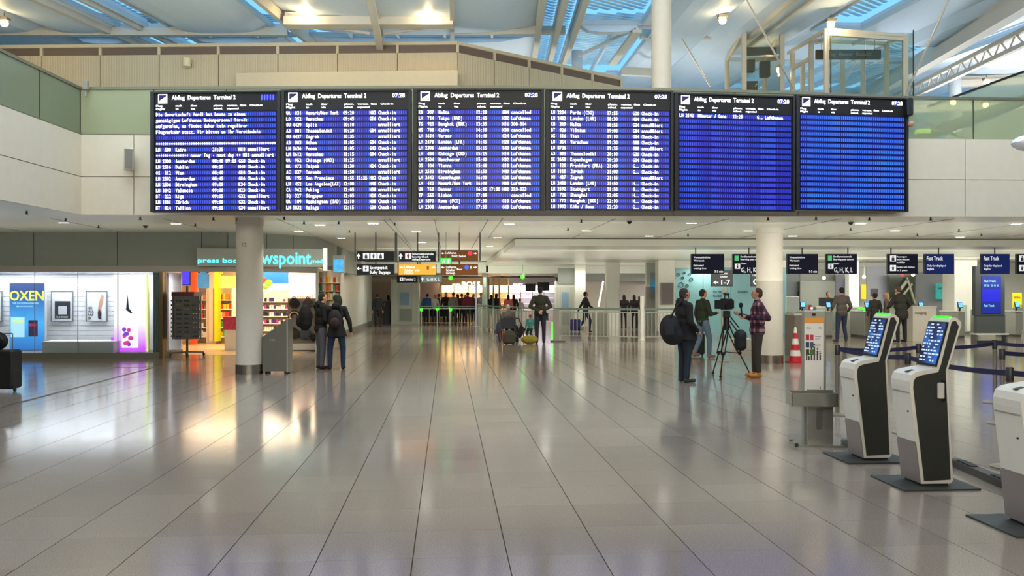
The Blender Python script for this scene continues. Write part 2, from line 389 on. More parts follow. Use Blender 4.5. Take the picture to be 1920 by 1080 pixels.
# side wall behind the left end of the upper level
# ---------------- roof
RZ = lambda y: 9+.1*y
SKY = [(-15.3, -14.5, 20, 36), (-14.2, -13.3, 20, 36), (-9.3, -8.4, 20, 37), (-9.05, -8.5, 6, 14), (1.15, 1.62, 20, 42), (1.85, 2.3, 20, 42), (2.5, 5.0, 20, 30.6), (2.5, 5.6, 31.2, 42),
       (-18, 1.1, 31.2, 32.7), (11.8, 13.8, 14, 31.6), (12.4, 20.5, 38, 48), (19.4, 20.3, 20, 44), (26, 42, 48, 66), (-14.7, -13.6, -4, 10), (2, 5, -6, 10), (16.2, 19.2, 33.5, 38.5)]
xs = sorted({-42, 60, 8, 22, 32, -22, -30} | {a for s in SKY for a in s[:2]}); ys = sorted({-12, 79, 18, 31, 44, 56} | {a for s in SKY for a in s[2:]})
ceil = E('ceiling', None, None, kind='structure'); RP = mat('#c9d8e6', .55)
for x0, x1 in zip(xs[:-1], xs[1:]):
    run = None
    for y0, y1 in list(zip(ys[:-1], ys[1:]))+[(79, 79)]:
        cx, cy = (x0+x1)/2, (y0+y1)/2
        op = y0 == y1 or any(a < cx < b and c < cy < d for a, b, c, d in SKY)
        brk = y0 in (18, 44) and x1-x0 > 2
        if run and (op or brk):
            a, b = run; g = .03
            mb = MB(); vs = [(x0+g*.2, a+g, RZ(a)), (x1-g*.2, a+g, RZ(a)), (x1-g*.2, b-g, RZ(b)), (x0+g*.2, b-g, RZ(b))]
            if x1-x0 > 2.4:   # membrane panels sag a little along their middle
                M_ = 6; vv = []; ff = []
                for i in range(M_+1):
                    t = i/M_; zz = -.35*(1-(2*t-1)**4)
                    xx = x0+g*.2+(x1-x0-g*.4)*t
                    vv += [(xx, a+g, RZ(a)+zz), (xx, b-g, RZ(b)+zz), (xx, b-g, RZ(b)+.12), (xx, a+g, RZ(a)+.12)]
                for i in range(M_):
                    k = i*4
                    for e in range(4): ff.append((k+e, k+(e+1) % 4, k+4+(e+1) % 4, k+4+e))
                ff += [(0, 1, 2, 3), tuple(4*M_+e for e in (3, 2, 1, 0))]; mb.add(vv, ff)
            else:
                mb.add(vs+[(v[0], v[1], v[2]+.25) for v in vs], [(3, 2, 1, 0), (4, 5, 6, 7), (0, 1, 5, 4), (1, 2, 6, 5), (2, 3, 7, 6), (3, 0, 4, 7)])
            mb.build('roof_panel', RP, ceil); run = None
        if not op: run = (run[0], y1) if run else (y0, y1)
BLADE = mat('#bcd9ea', .4)
for k, (x0, x1, y0, y1) in enumerate(SKY):
    sk = E('skylight_%d' % (k+1), None, None, kind='structure'); mb = MB(); wide = x1-x0 > 3
    st = .34 if wide else .42; sl = .45 if wide else .9
    n = int((y1-y0+(x1-x0)*sl)/st)
    for i in range(n):
        y = y0-(x1-x0)*sl+i*st; a = Vector((x0, y, 0)); b = Vector((x1, y+(x1-x0)*sl, 0))
        for q, q2 in ((a, b), (b, a)):
            for lim, sg in ((y0, 1), (y1, -1)):
                if (q.y-lim)*sg < 0 and (q2.y-lim)*sg > 0: t = (lim-q.y)/(q2.y-q.y); q.x += (q2.x-q.x)*t; q.y = lim
        if (b-a).length < .1 or a.y > y1 or b.y < y0: continue
        mb.beam((a.x, a.y, RZ(a.y)+.5), (b.x, b.y, RZ(b.y)+.5), .15, .03)
    mb.build('blades', BLADE, sk, kind='stuff')
    fm = MB(); z = .02
    for a, b in (((x0, y0), (x1, y0)), ((x1, y0), (x1, y1)), ((x1, y1), (x0, y1)), ((x0, y1), (x0, y0))):
        fm.beam((a[0], a[1], RZ(a[1])), (b[0], b[1], RZ(b[1])), .06, .2)
    fm.build('frame', mat('#b9c3ca', .5), sk)
    if wide:
        for j in range(1, int((x1-x0)/2)+1):
            x = x0+(x1-x0)*j/(int((x1-x0)/2)+1); MB().beam((x, y0, RZ(y0)), (x, y1, RZ(y1)), .09, .3).build('bar', mat('#c9d2d8', .5), sk)
# girders, cross beams
GIR = mat('#c4bfb2', .5)
def girder(label, a, b, w_=.25, h=.35, n=0, truss=0):
    t = E('roof_girder', label, 'girder', a)
    a = Vector(a); b = Vector(b)
    if truss:
        off = Vector((0, 0, truss))
        MB().beam(a, b, w_*.5, h*.4).build('top_chord', GIR, t, W=True); MB().beam(a-off, b-off, w_*.5, h*.4).build('bottom_chord', GIR, t, W=True)
        m_ = MB(); k = max(4, int((b-a).length/truss/1.3))
        for i in range(k):
            p = a+(b-a)*i/k; q = a+(b-a)*(i+1)/k; m_.tube([p-off*(i % 2), q-off*((i+1) % 2)], .035, 6)
        m_.build('lattice', GIR, t, W=True, kind='stuff')
    else:
        MB().beam(a, b, w_, h).build('flange', GIR, t, W=True)
        MB().beam(a+Vector((0, 0, h*.5)), b+Vector((0, 0, h*.5)), w_*.35, h*1.3).build('web', GIR, t, W=True)
    return t
def RR(px, py, dz=.35):
    t = (550-py)/1500; Y = (7.3-dz)/(t-.1); return Vector(((px-960)/1500*Y, Y, 9+.1*Y-dz))
girder('slim roof girder between the two blue skylight strips above the gallery corner at upper left', (-14.35, 20, RZ(20)-.15), (-14.35, 40, RZ(40)-.15), .14, .2)
girder('pale longitudinal roof girder left of the narrow blue skylight strip over the first board', (-15.6, 20, RZ(20)-.25), (-15.6, 40, RZ(40)-.25), .2, .25)
girder('cream roof girder beside the short blue skylight strip above the second board', (-8.3, 20, RZ(20)-.25), (-8.3, 38, RZ(38)-.25), .16, .35)
girder('left one of three parallel roof girders crossing the big central skylight', (1.0, 20, RZ(20)-.3), (1.0, 44, RZ(44)-.3), .22, .3)
girder('middle one of three parallel roof girders crossing the big central skylight', (1.73, 20, RZ(20)-.3), (1.73, 44, RZ(44)-.3), .2, .35)
girder('right one of three parallel roof girders crossing the big central skylight', (2.4, 20, RZ(20)-.3), (2.4, 44, RZ(44)-.3), .2, .35)
girder('thin lattice girder hanging between the two round spotlights above the boards', P(690, -60, 24), P(715, 78, 31), .5, .3, truss=.55)
girder('vertical looking cream roof rib to the right of the lattice girder above the boards', RR(847, -40), RR(848, 76), .15, .3)
girder('broad cream cross beam carrying the two spotlights above the second and third boards', P(535, 42, 28.5), P(850, 42, 28.5), .5, .3)
girder('thin left tie of the cross beam sloping to the lattice girder', P(590, 46, 29), P(693, 64, 29), .07, .06)
girder('thin right tie of the cross beam sloping to the lattice girder', P(850, 46, 29), P(720, 64, 29), .07, .06)
girder('large grey blue twin roof girder climbing to the upper right corner of the hall', RR(1990, -35, .7), RR(1560, 222, .7), .45, .5)
girder('grey blue lattice girder running just below the twin girder at upper right', RR(2010, 10, 1.0), RR(1560, 240, 1.0), .4, .4, truss=.5)
girder('slim cream girder beside the lift shaft roof running to the top of the hall', RR(1500, -15), RR(1380, 90), .2, .3)
girder('second slim cream girder beside the lift shaft roof', RR(1535, -15), RR(1400, 90), .12, .25)
girder('horizontal cream tube beam behind the tall round column at the top', P(1200, 66, 33), P(1370, 66, 33), .2, .3)
girder('lower horizontal cream tube beam left of the tall round column', P(1165, 136, 36), P(1250, 140, 36), .2, .22)
girder('horizontal beam with warm spotlight at far upper right', P(1780, 158, 40), P(1960, 150, 40), .3, .3)
girder('far cross beam seen through the right balustrade glass', P(1700, 205, 38), P(1930, 197, 38), .3, .3)
girder('diagonal brace left of the tall round column in the blue skylight', P(1085, 105, 34), P(1190, 55, 32), .08, .08)
girder('grey roof vent frame slanting down to the left of the tall round column', RR(1195, 58), RR(1148, 120), .35, .12)
girder('long cream transverse beam under the skylight strip at upper left', P(-60, 62, 31.0), P(540, 62, 31.0), .15, .2)
girder('long pale transverse beam under the skylight strip right of the lattice girder', P(850, 60, 31.0), P(1060, 60, 31.0), .15, .2)
for lab, a, b in (('steel tie rod slanting down behind the left side of the lift shaft', (1395, -10, 26), (1487, 165, 30)), ('steel tie rod slanting steeply at the right of the glass lift lobby', (1785, -15, 25), (1695, 185, 27)),
                  ('steel tie rod between the tall round column and the lift shaft', (1278, 72, 31), (1332, 162, 33)), ('short steel tie rod inside the glass lift lobby', (1605, 115, 36), (1585, 150, 36))):
    A_, B_ = P(*a), P(*b); t = tag(MB().cyl(A_, B_, .035, n=8).build('tie_rod', mat('#cfc8ba', .35, metal=.5), W=False), lab, 'tie rod')
# tall upper columns
def ucol(px, w_, Y, label, m, ztop=None, zb=4.85):
    r = w_/1500*Y/2; X = (px-960)/1500*Y
    t = E('round_column', label, 'column', (X, Y, zb), kind='structure')
    h = RZ(Y)-zb
    MB().lathe([(r, 0), (r, h)], n=32).build('shaft', m, t, True)
    MB().lathe([(r*1.15, 0), (r*1.15, .1)], n=32).build('base_band', m, t, True)
ucol(1240, 37, 24, 'tall cream round column rising through the upper hall', mat('#d9cdb9', .5))
ucol(1790, 23, 40, 'pale grey round column behind the right balustrade', mat('#b9c4cf', .5))
ucol(1082, 20, 36, 'short grey column under the central skylight', mat('#b3bdc6', .5))
# spotlights on the roof
SL = MB(); SL.box((-.16, -.12, .12), (.16, .12, .22)); SL.cyl((0, 0, .22), (0, 0, .4), .02, n=8)
sp0 = E('spotlight', 'x', 'spotlight', (0, 0, -50), group='warm spotlights under the hall roof')
SL.build('housing', mat('#6b675e', .5), sp0); MB().ball((0, 0, .03), .13, 12).build('bulb', mat('#ffe9b0', .4, emit=9, var=0), sp0, True)
first = True
for (px, py, D, lab) in [(8, 45, 28, 'warm spotlight in the upper left corner above the gallery glass'), (575, 28, 28.3, 'warm spotlight at the left end of the cross beam'), (805, 28, 28.3, 'warm spotlight at the right end of the cross beam'),
                    (1355, 40, 28, 'warm spotlight right of the tall round column'), (1558, 48, 27, 'warm spotlight over the glass lift lobby'), (1437, 134, 33, 'warm spotlight behind the lift shaft glass'),
                    (1850, 155, 38, 'warm spotlight on the far beam at the right edge'), (1787, 193, 37, 'warm spotlight seen through the glass beside the grey column'), (1848, 198, 37, 'warm spotlight seen through the right balustrade near the escalator')]:
    p = P(px, py, D)
    if first: o = sp0; o.location = p; first = False
    else: o = copy_tree(sp0, p)
    o['label'] = lab
    lamp('POINT', p+Vector((0, -.35, -.25)), 45, (1, .72, .36), .06)
# ================= DEPARTURES BOARDS =================
BW, BH = 2.47, 2.325
ML, MR, HD, MBt = .10, .08, .38, .03
CW = (BW-ML-MR)/55; RH = (BH-HD-MBt)/17
def cell_mat(deep, b1, b2, nm):
    m = bpy.data.materials.new(nm); m.use_nodes = True; nt = m.node_tree; N = nt.nodes; L = nt.links; b = N['Principled BSDF']
    b.inputs['Base Color'].default_value = (.01, .01, .03, 1); b.inputs['Roughness'].default_value = .35
    tc = N.new('ShaderNodeTexCoord'); sx = N.new('ShaderNodeSeparateXYZ'); L.new(tc.outputs['Object'], sx.inputs[0])
    def mth(op, a, bb=None):
        n = N.new('ShaderNodeMath'); n.operation = op
        for i, q in enumerate((a, bb)):
            if q is None: continue
            if isinstance(q, (int, float)): n.inputs[i].default_value = q
            else: L.new(q, n.inputs[i])
        return n.outputs[0]
    u = mth('DIVIDE', sx.outputs['X'], CW); fu = mth('ABSOLUTE', mth('SUBTRACT', mth('FRACT', u), .5)); mx_ = mth('LESS_THAN', fu, .23)
    fz = mth('ABSOLUTE', mth('SUBTRACT', mth('DIVIDE', sx.outputs['Z'], RH), .46)); mz = mth('LESS_THAN', fz, .28); mask = mth('MULTIPLY', mx_, mz)
    band = mth('LESS_THAN', fz, .36); pan = mth('GREATER_THAN', mth('FRACT', mth('DIVIDE', u, 7.0)), .05)
    n1 = N.new('ShaderNodeTexNoise'); n1.inputs['Scale'].default_value = 1.3; g = N.new('ShaderNodeNewGeometry'); L.new(g.outputs['Position'], n1.inputs['Vector'])
    r = N.new('ShaderNodeMapRange'); r.inputs[1].default_value = .35; r.inputs[2].default_value = .65; L.new(n1.outputs['Fac'], r.inputs[0])
    c1_ = N.new('ShaderNodeMix'); c1_.data_type = 'RGBA'; L.new(r.outputs[0], c1_.inputs[0]); c1_.inputs[6].default_value = b1; c1_.inputs[7].default_value = b2
    c2_ = N.new('ShaderNodeMix'); c2_.data_type = 'RGBA'; L.new(mask, c2_.inputs[0]); c2_.inputs[6].default_value = deep; L.new(c1_.outputs[2], c2_.inputs[7])
    L.new(c2_.outputs[2], b.inputs['Emission Color'])
    L.new(mth('MULTIPLY', mth('ADD', mth('MULTIPLY', band, .75), .25), mth('ADD', mth('MULTIPLY', pan, .55), .45)), b.inputs['Emission Strength'])
    return m
CELLA = cell_mat((.001, .002, .33, 1), (.07, .075, .80, 1), (.03, .15, .85, 1), 'flap_cells')
CELLC = cell_mat((.0, .012, .33, 1), (.04, .17, .90, 1), (.05, .30, .92, 1), 'flap_cells_azure')
def rows_of(lst): return [('%-2s %4s  %-17s%-5s %-5s %-3s %-9s' % t) for t in lst]
CI, AN, LU, CA = 'Check-in', 'annulliert', 'Lufthansa', 'cancelled'
B1 = ['Die Gewerkschaft Verdi hat heute zu einem', 'ganztägigem Lufthansa Bodenpersonal Streik', 'aufgerufen, es findet daher kein regulärer', 'Flugverkehr statt. Wir bitten um Ihr Verständnis', '', '*'*55] + \
 rows_of([('LH', '580', 'Kairo', '21:35', '', 'H18', AN)])+['*************** neuer Tag - next day ** H18 annulliert']+ \
 rows_of([('LH', '2300', 'Amsterdam', '08:40', '09:15', 'G68', CI), ('LH', '2516', 'Dublin', '08:25', '', 'H40', CI), ('OS', '112', 'Wien', '08:40', '', 'G10', CI), ('LH', '2302', 'Amsterdam', '08:45', '', 'G16', CI),
          ('LH', '2506', 'Birmingham', '09:00', '', 'K34', CI), ('LH', '1842', 'Valencia', '09:00', '', 'H23', CI), ('BT', '222', 'Riga', '09:05', '', 'G32', AN), ('LH', '1181', 'Zürich', '09:10', '', 'G32', CI), ('BT', '824', 'Tallinn', '09:15', '', 'G34', AN)])
B2 = rows_of([('UA', '031', 'Newark/New York', '09:20', '', 'H02', CI), ('LO', '352', 'Warschau', '09:45', '', 'G16', CI), ('OU', '4439', 'Split', '10:10', '', '', AN), ('A3', '801', 'Thessaloniki', '10:20', '', 'G34', AN),
  ('OU', '4437', 'Zagreb', '10:35', '', '', AN), ('A3', '803', 'Athen', '11:05', '', 'G34', CI), ('LH', '1636', 'Posen', '11:05', '', 'G43', CI), ('LH', '1612', 'Warschau', '11:15', '', 'G04', CI), ('UA', '952', 'Chicago (ORD)', '11:25', '', '', AN),
  ('BR', '072', 'Taipeh', '11:30', '', 'H24', CI), ('AC', '837', 'Toronto', '11:50', '', '', AN), ('UA', '195', 'San Francisco', '11:55', '12:35', 'H02', CI), ('LH', '452', 'Los Angeles(LAX)', '12:00', '', 'H48', CI), ('CA', '962', 'Peking', '12:05', '', 'H38', AN),
  ('SQ', '327', 'Singapur', '12:05', '', 'H28', CI), ('UA', '109', 'Washington (IAD)', '12:10', '', 'H08', CI), ('LH', '1832', 'Malaga', '12:15', '', 'G30', CI)])
B3 = rows_of([('KM', '307', 'Malta', '12:20', '', 'G04', CA), ('LH', '714', 'Tokyo (HND)', '12:45', '', 'H32', LU), ('TG', '925', 'Bangkok (BKK)', '13:35', '', 'H16', '308-314'), ('MS', '788', 'Cairo', '14:10', '', 'H30', CA),
  ('LH', '1614', 'Warsaw', '14:40', '', 'G24', LU), ('LH', '2478', 'London (LHR)', '14:45', '', 'H28', LU), ('LH', '2306', 'Amsterdam', '15:15', '', 'G43', LU), ('LH', '434', 'Chicago (ORD)', '15:25', '', 'H14', LU), ('LH', '2504', 'Manchester', '15:40', '', 'H32', LU),
  ('OS', '104', 'Vienna', '15:40', '', 'G18', LU), ('LH', '2510', 'Birmingham', '15:50', '', 'H40', LU), ('LH', '2442', 'Copenhagen', '16:00', '', 'G28', LU), ('LH', '412', 'Newark/New York', '16:00', '', 'H08', LU), ('UA', '761', 'Denver', '16:05', '17:00', 'H02', '320-323'),
  ('TP', '555', 'Lisbon', '17:00', '', '', CA), ('LH', '1870', 'Rome (FCO)', '17:30', '', 'G10', LU), ('LH', '2308', 'Amsterdam', '17:35', '', 'G43', LU)])
B4 = rows_of([('LH', '2234', 'Paris (CDG)', '17:55', '', 'G20', CI), ('LH', '2482', 'London (LHR)', '18:30', '', 'H34', CI), ('KM', '309', 'Malta', '18:55', '', 'G24', AN), ('BT', '826', 'Vilnius', '19:00', '', 'G14', AN), ('OS', '116', 'Wien', '19:10', '', 'G14', CI),
  ('LO', '354', 'Warschau', '19:30', '', 'G18', CI), ('LO', '8736', '', '19:35', '', 'G18', AN), ('A3', '803', 'Thessaloniki', '20:10', '', 'G30', CI), ('SK', '2658', 'Kopenhagen', '20:20', '', 'G04', CI), ('LH', '121', 'Frankfurt (FRA)', '21:00', '', 'G..', CI),
  ('LH', '1111', 'Zürich', '21:00', '', 'G..', CI), ('OU', '437', 'Zagreb', '21:15', '', '', AN), ('LH', '2488', 'London (LHR)', '21:50', '', 'H..', CI), ('LH', '2192', 'Stuttgart', '21:50', '', 'G..', CI), ('LH', '726', 'Shanghai', '22:05', '', 'H..', CI),
  ('LH', '772', 'Bangkok (BKK)', '22:10', '', 'H..', CI), ('LH', '1992', 'Köln / Bonn', '22:20', '', 'G..', CI)])
B5 = rows_of([('LH', '2142', 'Münster / Osna', '22:25', '', 'G..', LU)])+['']*16
def grid_text(s):
    mb = MB()
    for i, ch in enumerate(s):
        if ch == ' ' or i > 54: continue
        vs, fs, x0, x1 = text_data(ch)
        if not vs: continue
        wid = x1-x0; k = .60*RH/.70; tw = CW*.86 if wid > .3 else CW*.42
        if ch == '*': tw = CW*.7
        xc = (i+.5)*CW; dz = .16*RH
        if ch == '*': dz = .0
        mb.add([(xc+((v.x-x0)/wid-.5)*tw, -.003, dz+v.y*k) for v in vs], fs)
    return mb
TXM = mat('#ffffff', .4, emit=2.2, var=0, name='flap_lettering')
BOARDF = mat('#26272b', .45); HDRM = mat('#141416', .4)
def board(xl, Dl, zl, xr, Dr, zr, hs, lines, cm, label):
    A = Vector((BX(xl, Dl), Dl, zl)); B = Vector((BX(xr, Dr), Dr, zr)); d = B-A; L_ = Vector((d.x, d.y, 0)).length
    t = E('departures_board', label, 'departures board', (A.x, A.y, zl), math.atan2(d.y, d.x), 'departures boards hung in front of the bridge')
    t.scale = (L_/BW, 1, hs)
    f = MB(); f.box((0, .02, 0), (BW, .12, BH)); f.box((0, -.03, 0), (.07, .02, BH)); f.box((BW-.05, -.03, 0), (BW, .02, BH)); f.box((.07, -.03, 0), (BW-.05, .02, .02)); f.box((.07, -.03, BH-.03), (BW-.05, .02, BH))
    f.build('frame', BOARDF, t)
    for x in (.5, BW-.5): MB().box((x-.05, .12, 1.0), (x+.05, WG[0], 1.25)).build('wall_bracket', DARK, t)
    h = MB().box((.075, 0, BH-HD), (BW-.055, .02, BH-.03)).build('header_panel', HDRM, t)
    m_ = MB(); put_text(m_, 'Abflug  Departures  Terminal 2', .40, BH-.155, .082, -.004, w_=1.22); m_.build('title_lettering', TXM, h)
    m_ = MB(); put_text(m_, '07:28' if lines is not B1 else '|||||', BW-.36, BH-.15, .075, -.006, w_=.24); m_.build('clock_digits', TXM if lines is not B1 else mat('#4a55ff', .4, emit=1.5, var=0), h)
    MB().box((BW-.36 if lines is B1 else BW-.27, -.003, BH-.16), (BW-.11 if lines is B1 else BW-.21, 0, BH-.07)).build('clock_field', mat('#1010d0', .4, emit=.8, var=0), h)
    m_ = MB()
    for x, a_, b_ in ((0, 'Flug', 'Flight'), (9, 'nach', 'to'), (16, 'über', 'via'), (26.5, 'planm.', 'sched.'), (32.5, 'voraus.', 'expected'), (38.5, 'Gate', ''), (43, 'Check-in', '')):
        put_text(m_, a_, ML+x*CW, BH-.29, .034, -.004, w_=.03*len(a_)); 
        if b_: put_text(m_, b_, ML+x*CW, BH-.35, .036, -.004, w_=.028*len(b_))
    m_.build('column_headings', TXM, h)
    lg = MB(); x0, z0, s_ = ML+.04, BH-.225, .175
    lg.box((x0, -.006, z0), (x0+s_, -.001, z0+s_), 0, bev=.0); lg.box((x0+.016, -.009, z0+.016), (x0+s_-.016, -.006, z0+s_-.016), 1)
    lg.prism([(x0+.02, z0+.04), (x0+.155, z0+.13), (x0+.155, z0+.03), (x0+.10, z0+.02), (x0+.03, z0+.02)], -.012, -.009, 'y', 0)
    lg.build('emblem', [TXM, mat('#1b1850', .4, emit=.6, var=0)], h)
    for r in range(17):
        o = bpy.data.objects.new('display_row', ROWD[cm]); col.objects.link(o); o.parent = t
        o.location = (ML, 0, BH-HD-(r+1)*RH)
        s = lines[r] if r < len(lines) else ''
        if s.strip():
            mb = grid_text(s); mb.v = [v+Vector((0, -.008, 0)) for v in mb.v]; mb.build('lettering', TXM, o)
    return t
ROWD = {}; WG = [.55]
for k, mm in (('A', CELLA), ('C', CELLC)): ROWD[k] = MB().box((0, -.006, .04*RH), (55*CW, .02, .93*RH)).data('display_row', mm)
board(283, 15.45, 3.265, 525.5, 15.36, 3.265, 1.0, B1, 'A', 'leftmost departures board, with a strike notice above its flight rows')
board(527, 15.36, 3.265, 771, 15.3, 3.265, 1.005, B2, 'A', 'departures board second from the left, first row flight to Newark')
board(775, 15.3, 3.27, 1020, 15.3, 3.275, 1.005, B3, 'A', 'departures board third from the left, first row flight to Malta')
board(1023, 15.3, 3.28, 1262, 15.45, 3.28, 1.0, B4, 'A', 'departures board fourth from the left, first row flight to Paris')
WG[0] = .45
board(1264, 15.5, 3.30, 1490, 15.8, 3.30, .985, B5, 'A', 'mostly blank blue departures board with a single row for Münster')
WG[0] = .2
board(1492, 15.82, 3.34, 1702, 16.12, 3.34, .985, ['']*17, 'C', 'rightmost departures board, completely blank bright blue rows')
# ================= LEFT: VITRINES AND PRESS SHOP =================
SY = 20.9
def X(px, Y=SY): return (px-960)/1500*Y
def Z(py, Y=SY): return 1.7-(py-550)/1500*Y
fas = E('wall_shopfront', None, None, kind='structure')
FASC = mat('#868c82', .5)
xe = -5.5; ye = 22.6     # shop corner where the side wall turns back
joints = [-200, -90, 63, 220, 378, 427]
for a, b in zip(joints[:-1], joints[1:]): MB().box((X(a)+.01, SY, 2.42), (X(b)-.01, SY+.15, 3.3)).build('panel', FASC, fas)
pa = [Vector((X(427), SY, 0)), Vector((X(500, 21.3), 21.3, 0)), Vector((X(550, 21.9), 21.9, 0)), Vector((xe, ye, 0))]
def wallseg(a, b, z0, z1, th, nm, m, par, gap=.01):
    a = Vector((a.x, a.y, 0)); b = Vector((b.x, b.y, 0)); d = (b-a).normalized(); n = Vector((-d.y, d.x, 0))*th; a = a+d*gap; b = b-d*gap; vs = []
    for z in (z0, z1):
        for q in (a, b, b+n, a+n): vs.append((q.x, q.y, z))
    return MB().add(vs, [(3, 2, 1, 0), (4, 5, 6, 7), (0, 1, 5, 4), (1, 2, 6, 5), (2, 3, 7, 6), (3, 0, 4, 7)]).build(nm, m, par)
for a, b in zip(pa[:-1], pa[1:]): wallseg(a, b, 2.42, 3.3, .15, 'panel', FASC, fas)
sd = Vector((-.0807, 1, 0)).normalized(); c0 = Vector((xe, ye, 0))
for s0, s1 in ((0, 3.2), (3.2, 7.0), (7.0, 11.6)): wallseg(c0+sd*s0, c0+sd*s1, 2.45, 3.3, .15, 'panel', FASC, fas)
MB().box((X(-200), SY-.03, 2.27), (X(427), SY+.3, 2.42)).build('lintel', mat('#a19d92', .5), fas)
for a, b in zip(pa[:-1], pa[1:]): wallseg(a+Vector((0, -.03, 0)), b+Vector((0, -.03, 0)), 2.27, 2.42, .3, 'lintel', mat('#a19d92', .5), fas, 0)
# --- vitrine
vit = E('window_1', None, None, kind='structure')
xv0, xv1 = X(-170), X(303)
MB().box((xv0, SY-.02, 0), (xv1, SY+1.35, .14)).build('plinth', mat('#6f6c60', .5), vit)
SLAT = mat('#e4e6ec', .4)
for i in range(16):   # slatted back wall
    z0 = .14+i*.134; MB().box((xv0, SY+1.2, z0), (X(215), SY+1.235-.0, z0+.124)).build('slat', SLAT, vit)
MB().box((xv0, SY+1.24, .14), (xv1, SY+1.3, 2.3)).build('back_panel', SLAT, vit)
MB().box((xv0, SY+.05, 2.25), (xv1, SY+1.3, 2.29)).build('soffit', SLAT, vit)
GL1 = glass('#dfe8ea', .03)
for a, b in ((-170, -60), (-60, 64), (64, 145), (145, 220), (220, 303)):
    MB().box((X(a)+.006, SY+.02, .14), (X(b)-.006, SY+.035, 2.25)).build('pane', GL1, vit)
    MB().box((X(b)-.006, SY+.018, .14), (X(b)+.006, SY+.037, 2.25)).build('joint', mat('#8c938f', .4), vit)
MB().box((X(300), SY-.04, 0), (X(306), SY+.1, 2.27)).build('door_jamb', mat('#7c6a4c', .3, metal=.6), vit)
for i in range(7):
    x = X(279)+i*.048; MB().box((x, SY+.25, .14), (x+.036, SY+.32, 2.25)).build('fin', mat('#4d6a63', .3), vit)
lamp('AREA', (X(90), SY+.7, 2.22), 115, (.93, .96, 1), 5.2, .5)
lamp('AREA', (X(-120), SY+.7, 2.22), 40, (.93, .96, 1), 2.0, .5)
def emap(h1, h2, z0, z1, s, nm, h3=None):
    m = bpy.data.materials.new(nm); m.use_nodes = True; nt = m.node_tree; N = nt.nodes; L = nt.links; b = N['Principled BSDF']
    tc = N.new('ShaderNodeTexCoord'); sx = N.new('ShaderNodeSeparateXYZ'); L.new(tc.outputs['Object'], sx.inputs[0])
    r = N.new('ShaderNodeMapRange'); r.inputs[1].default_value = z0; r.inputs[2].default_value = z1; L.new(sx.outputs['Z'], r.inputs[0])
    nz = N.new('ShaderNodeTexNoise'); nz.inputs['Scale'].default_value = 3; L.new(tc.outputs['Object'], nz.inputs[0])
    ad = N.new('ShaderNodeMath'); ad.operation = 'MULTIPLY_ADD'; L.new(nz.outputs['Fac'], ad.inputs[0]); ad.inputs[1].default_value = .12; L.new(r.outputs[0], ad.inputs[2])
    cr = N.new('ShaderNodeValToRGB'); cr.color_ramp.elements[0].color = (*hexc(h1), 1); cr.color_ramp.elements[1].color = (*hexc(h2), 1)
    if h3: e = cr.color_ramp.elements.new(.5); e.color = (*hexc(h3), 1)
    L.new(ad.outputs[0], cr.inputs[0]); L.new(cr.outputs[0], b.inputs['Emission Color']); b.inputs['Emission Strength'].default_value = s; b.inputs['Base Color'].default_value = (.02, .02, .02, 1)
    return m
# blue lightbox poster
yb = SY+.85
def lbox(name, label, cat, px0, px1, py0, py1, m, y=yb, group=None):
    t = E(name, label, cat, (X(px0, y), y, Z(py1, y)), group=group)
    W_ = X(px1, y)-X(px0, y); H_ = Z(py0, y)-Z(py1, y)
    MB().box((0, .03, 0), (W_, .12, H_)).build('housing', mat('#c9ccd0', .4), t)
    f = MB().box((.012, 0, .012), (W_-.012, .03, H_-.012)).build('poster_face', m, t)
    return t, f, W_, H_
YEL = mat('#f2e93a', .4, emit=1.0, var=0)
t, f, W_, H_ = lbox('lightbox', 'tall blue illuminated poster with large yellow OXEN lettering in the shop window', 'lightbox', 17, 83, 530, 657, emap('#0d4f9e', '#0d3f8a', 0, 1.7, 1.7, 'blue_poster', '#3f9fe0'))
m_ = MB(); put_text(m_, 'OXEN', .02, H_-.48, .26, -.004, w_=W_-.03, ext=0); m_.build('lettering', YEL, f)
m_ = MB(); put_text(m_, 'DIE DICKSTEN DINGER', .1, H_-.58, .04, -.004, w_=W_-.25); put_text(m_, 'IM AUSLAND', .2, H_-.66, .04, -.004, w_=W_-.5); m_.build('small_lettering', mat('#9cd6f5', .4, emit=.9, var=0), f)
m_ = MB(); m_.box((.05, -.006, .36), (.42, -.001, .90), 0); put_text(m_, 'OXEN', .08, .74, .09, -.008, w_=.3, mi=1)
m_.box((.53, -.006, .38), (.78, -.001, .82), 2); put_text(m_, 'BOOK', .56, .66, .07, -.008, w_=.19, mi=3); m_.build('book_covers', [mat('#a8dcf0', .4, emit=.9), mat('#d8e35c', .4, emit=1, var=0), mat('#3a2146', .4, emit=.6, var=.5), mat('#e0305a', .4, emit=1, var=0)], f)
# purple/white lightbox
y2 = SY+.45
t, f, W_, H_ = lbox('lightbox', 'tall white to magenta illuminated poster at the right end of the shop window', 'lightbox', 213, 276, 515, 662, emap('#c424f0', '#ffffff', .15, .95, 1.5, 'magenta_poster'), y2)
m_ = MB(); m_.prism([(.33, 1.15), (.38, 1.55), (.41, 1.2), (.5, 1.08), (.47, 1.05), (.38, 1.12)], -.006, -.001, 'y', 0); m_.box((.22, -.006, .14), (.66, -.001, .78), 1)
for k in range(9): m_.ball((.27+.33*random.random(), -.006, .2+.5*random.random()), (.05+.03*random.random(), .004, .06), 8, 2+k % 2)
m_.build('printed_figure', [mat('#1d2f55', .5), mat('#fbe9ff', .4, emit=1.2), mat('#e0469a', .4, emit=.8), mat('#8a3fe0', .4, emit=.8)], f)
MB().box((W_-.05, .0, 0), (W_+.02, .03, H_)).build('edge_light', mat('#d9f03a', .4, emit=1.2, var=0), t)
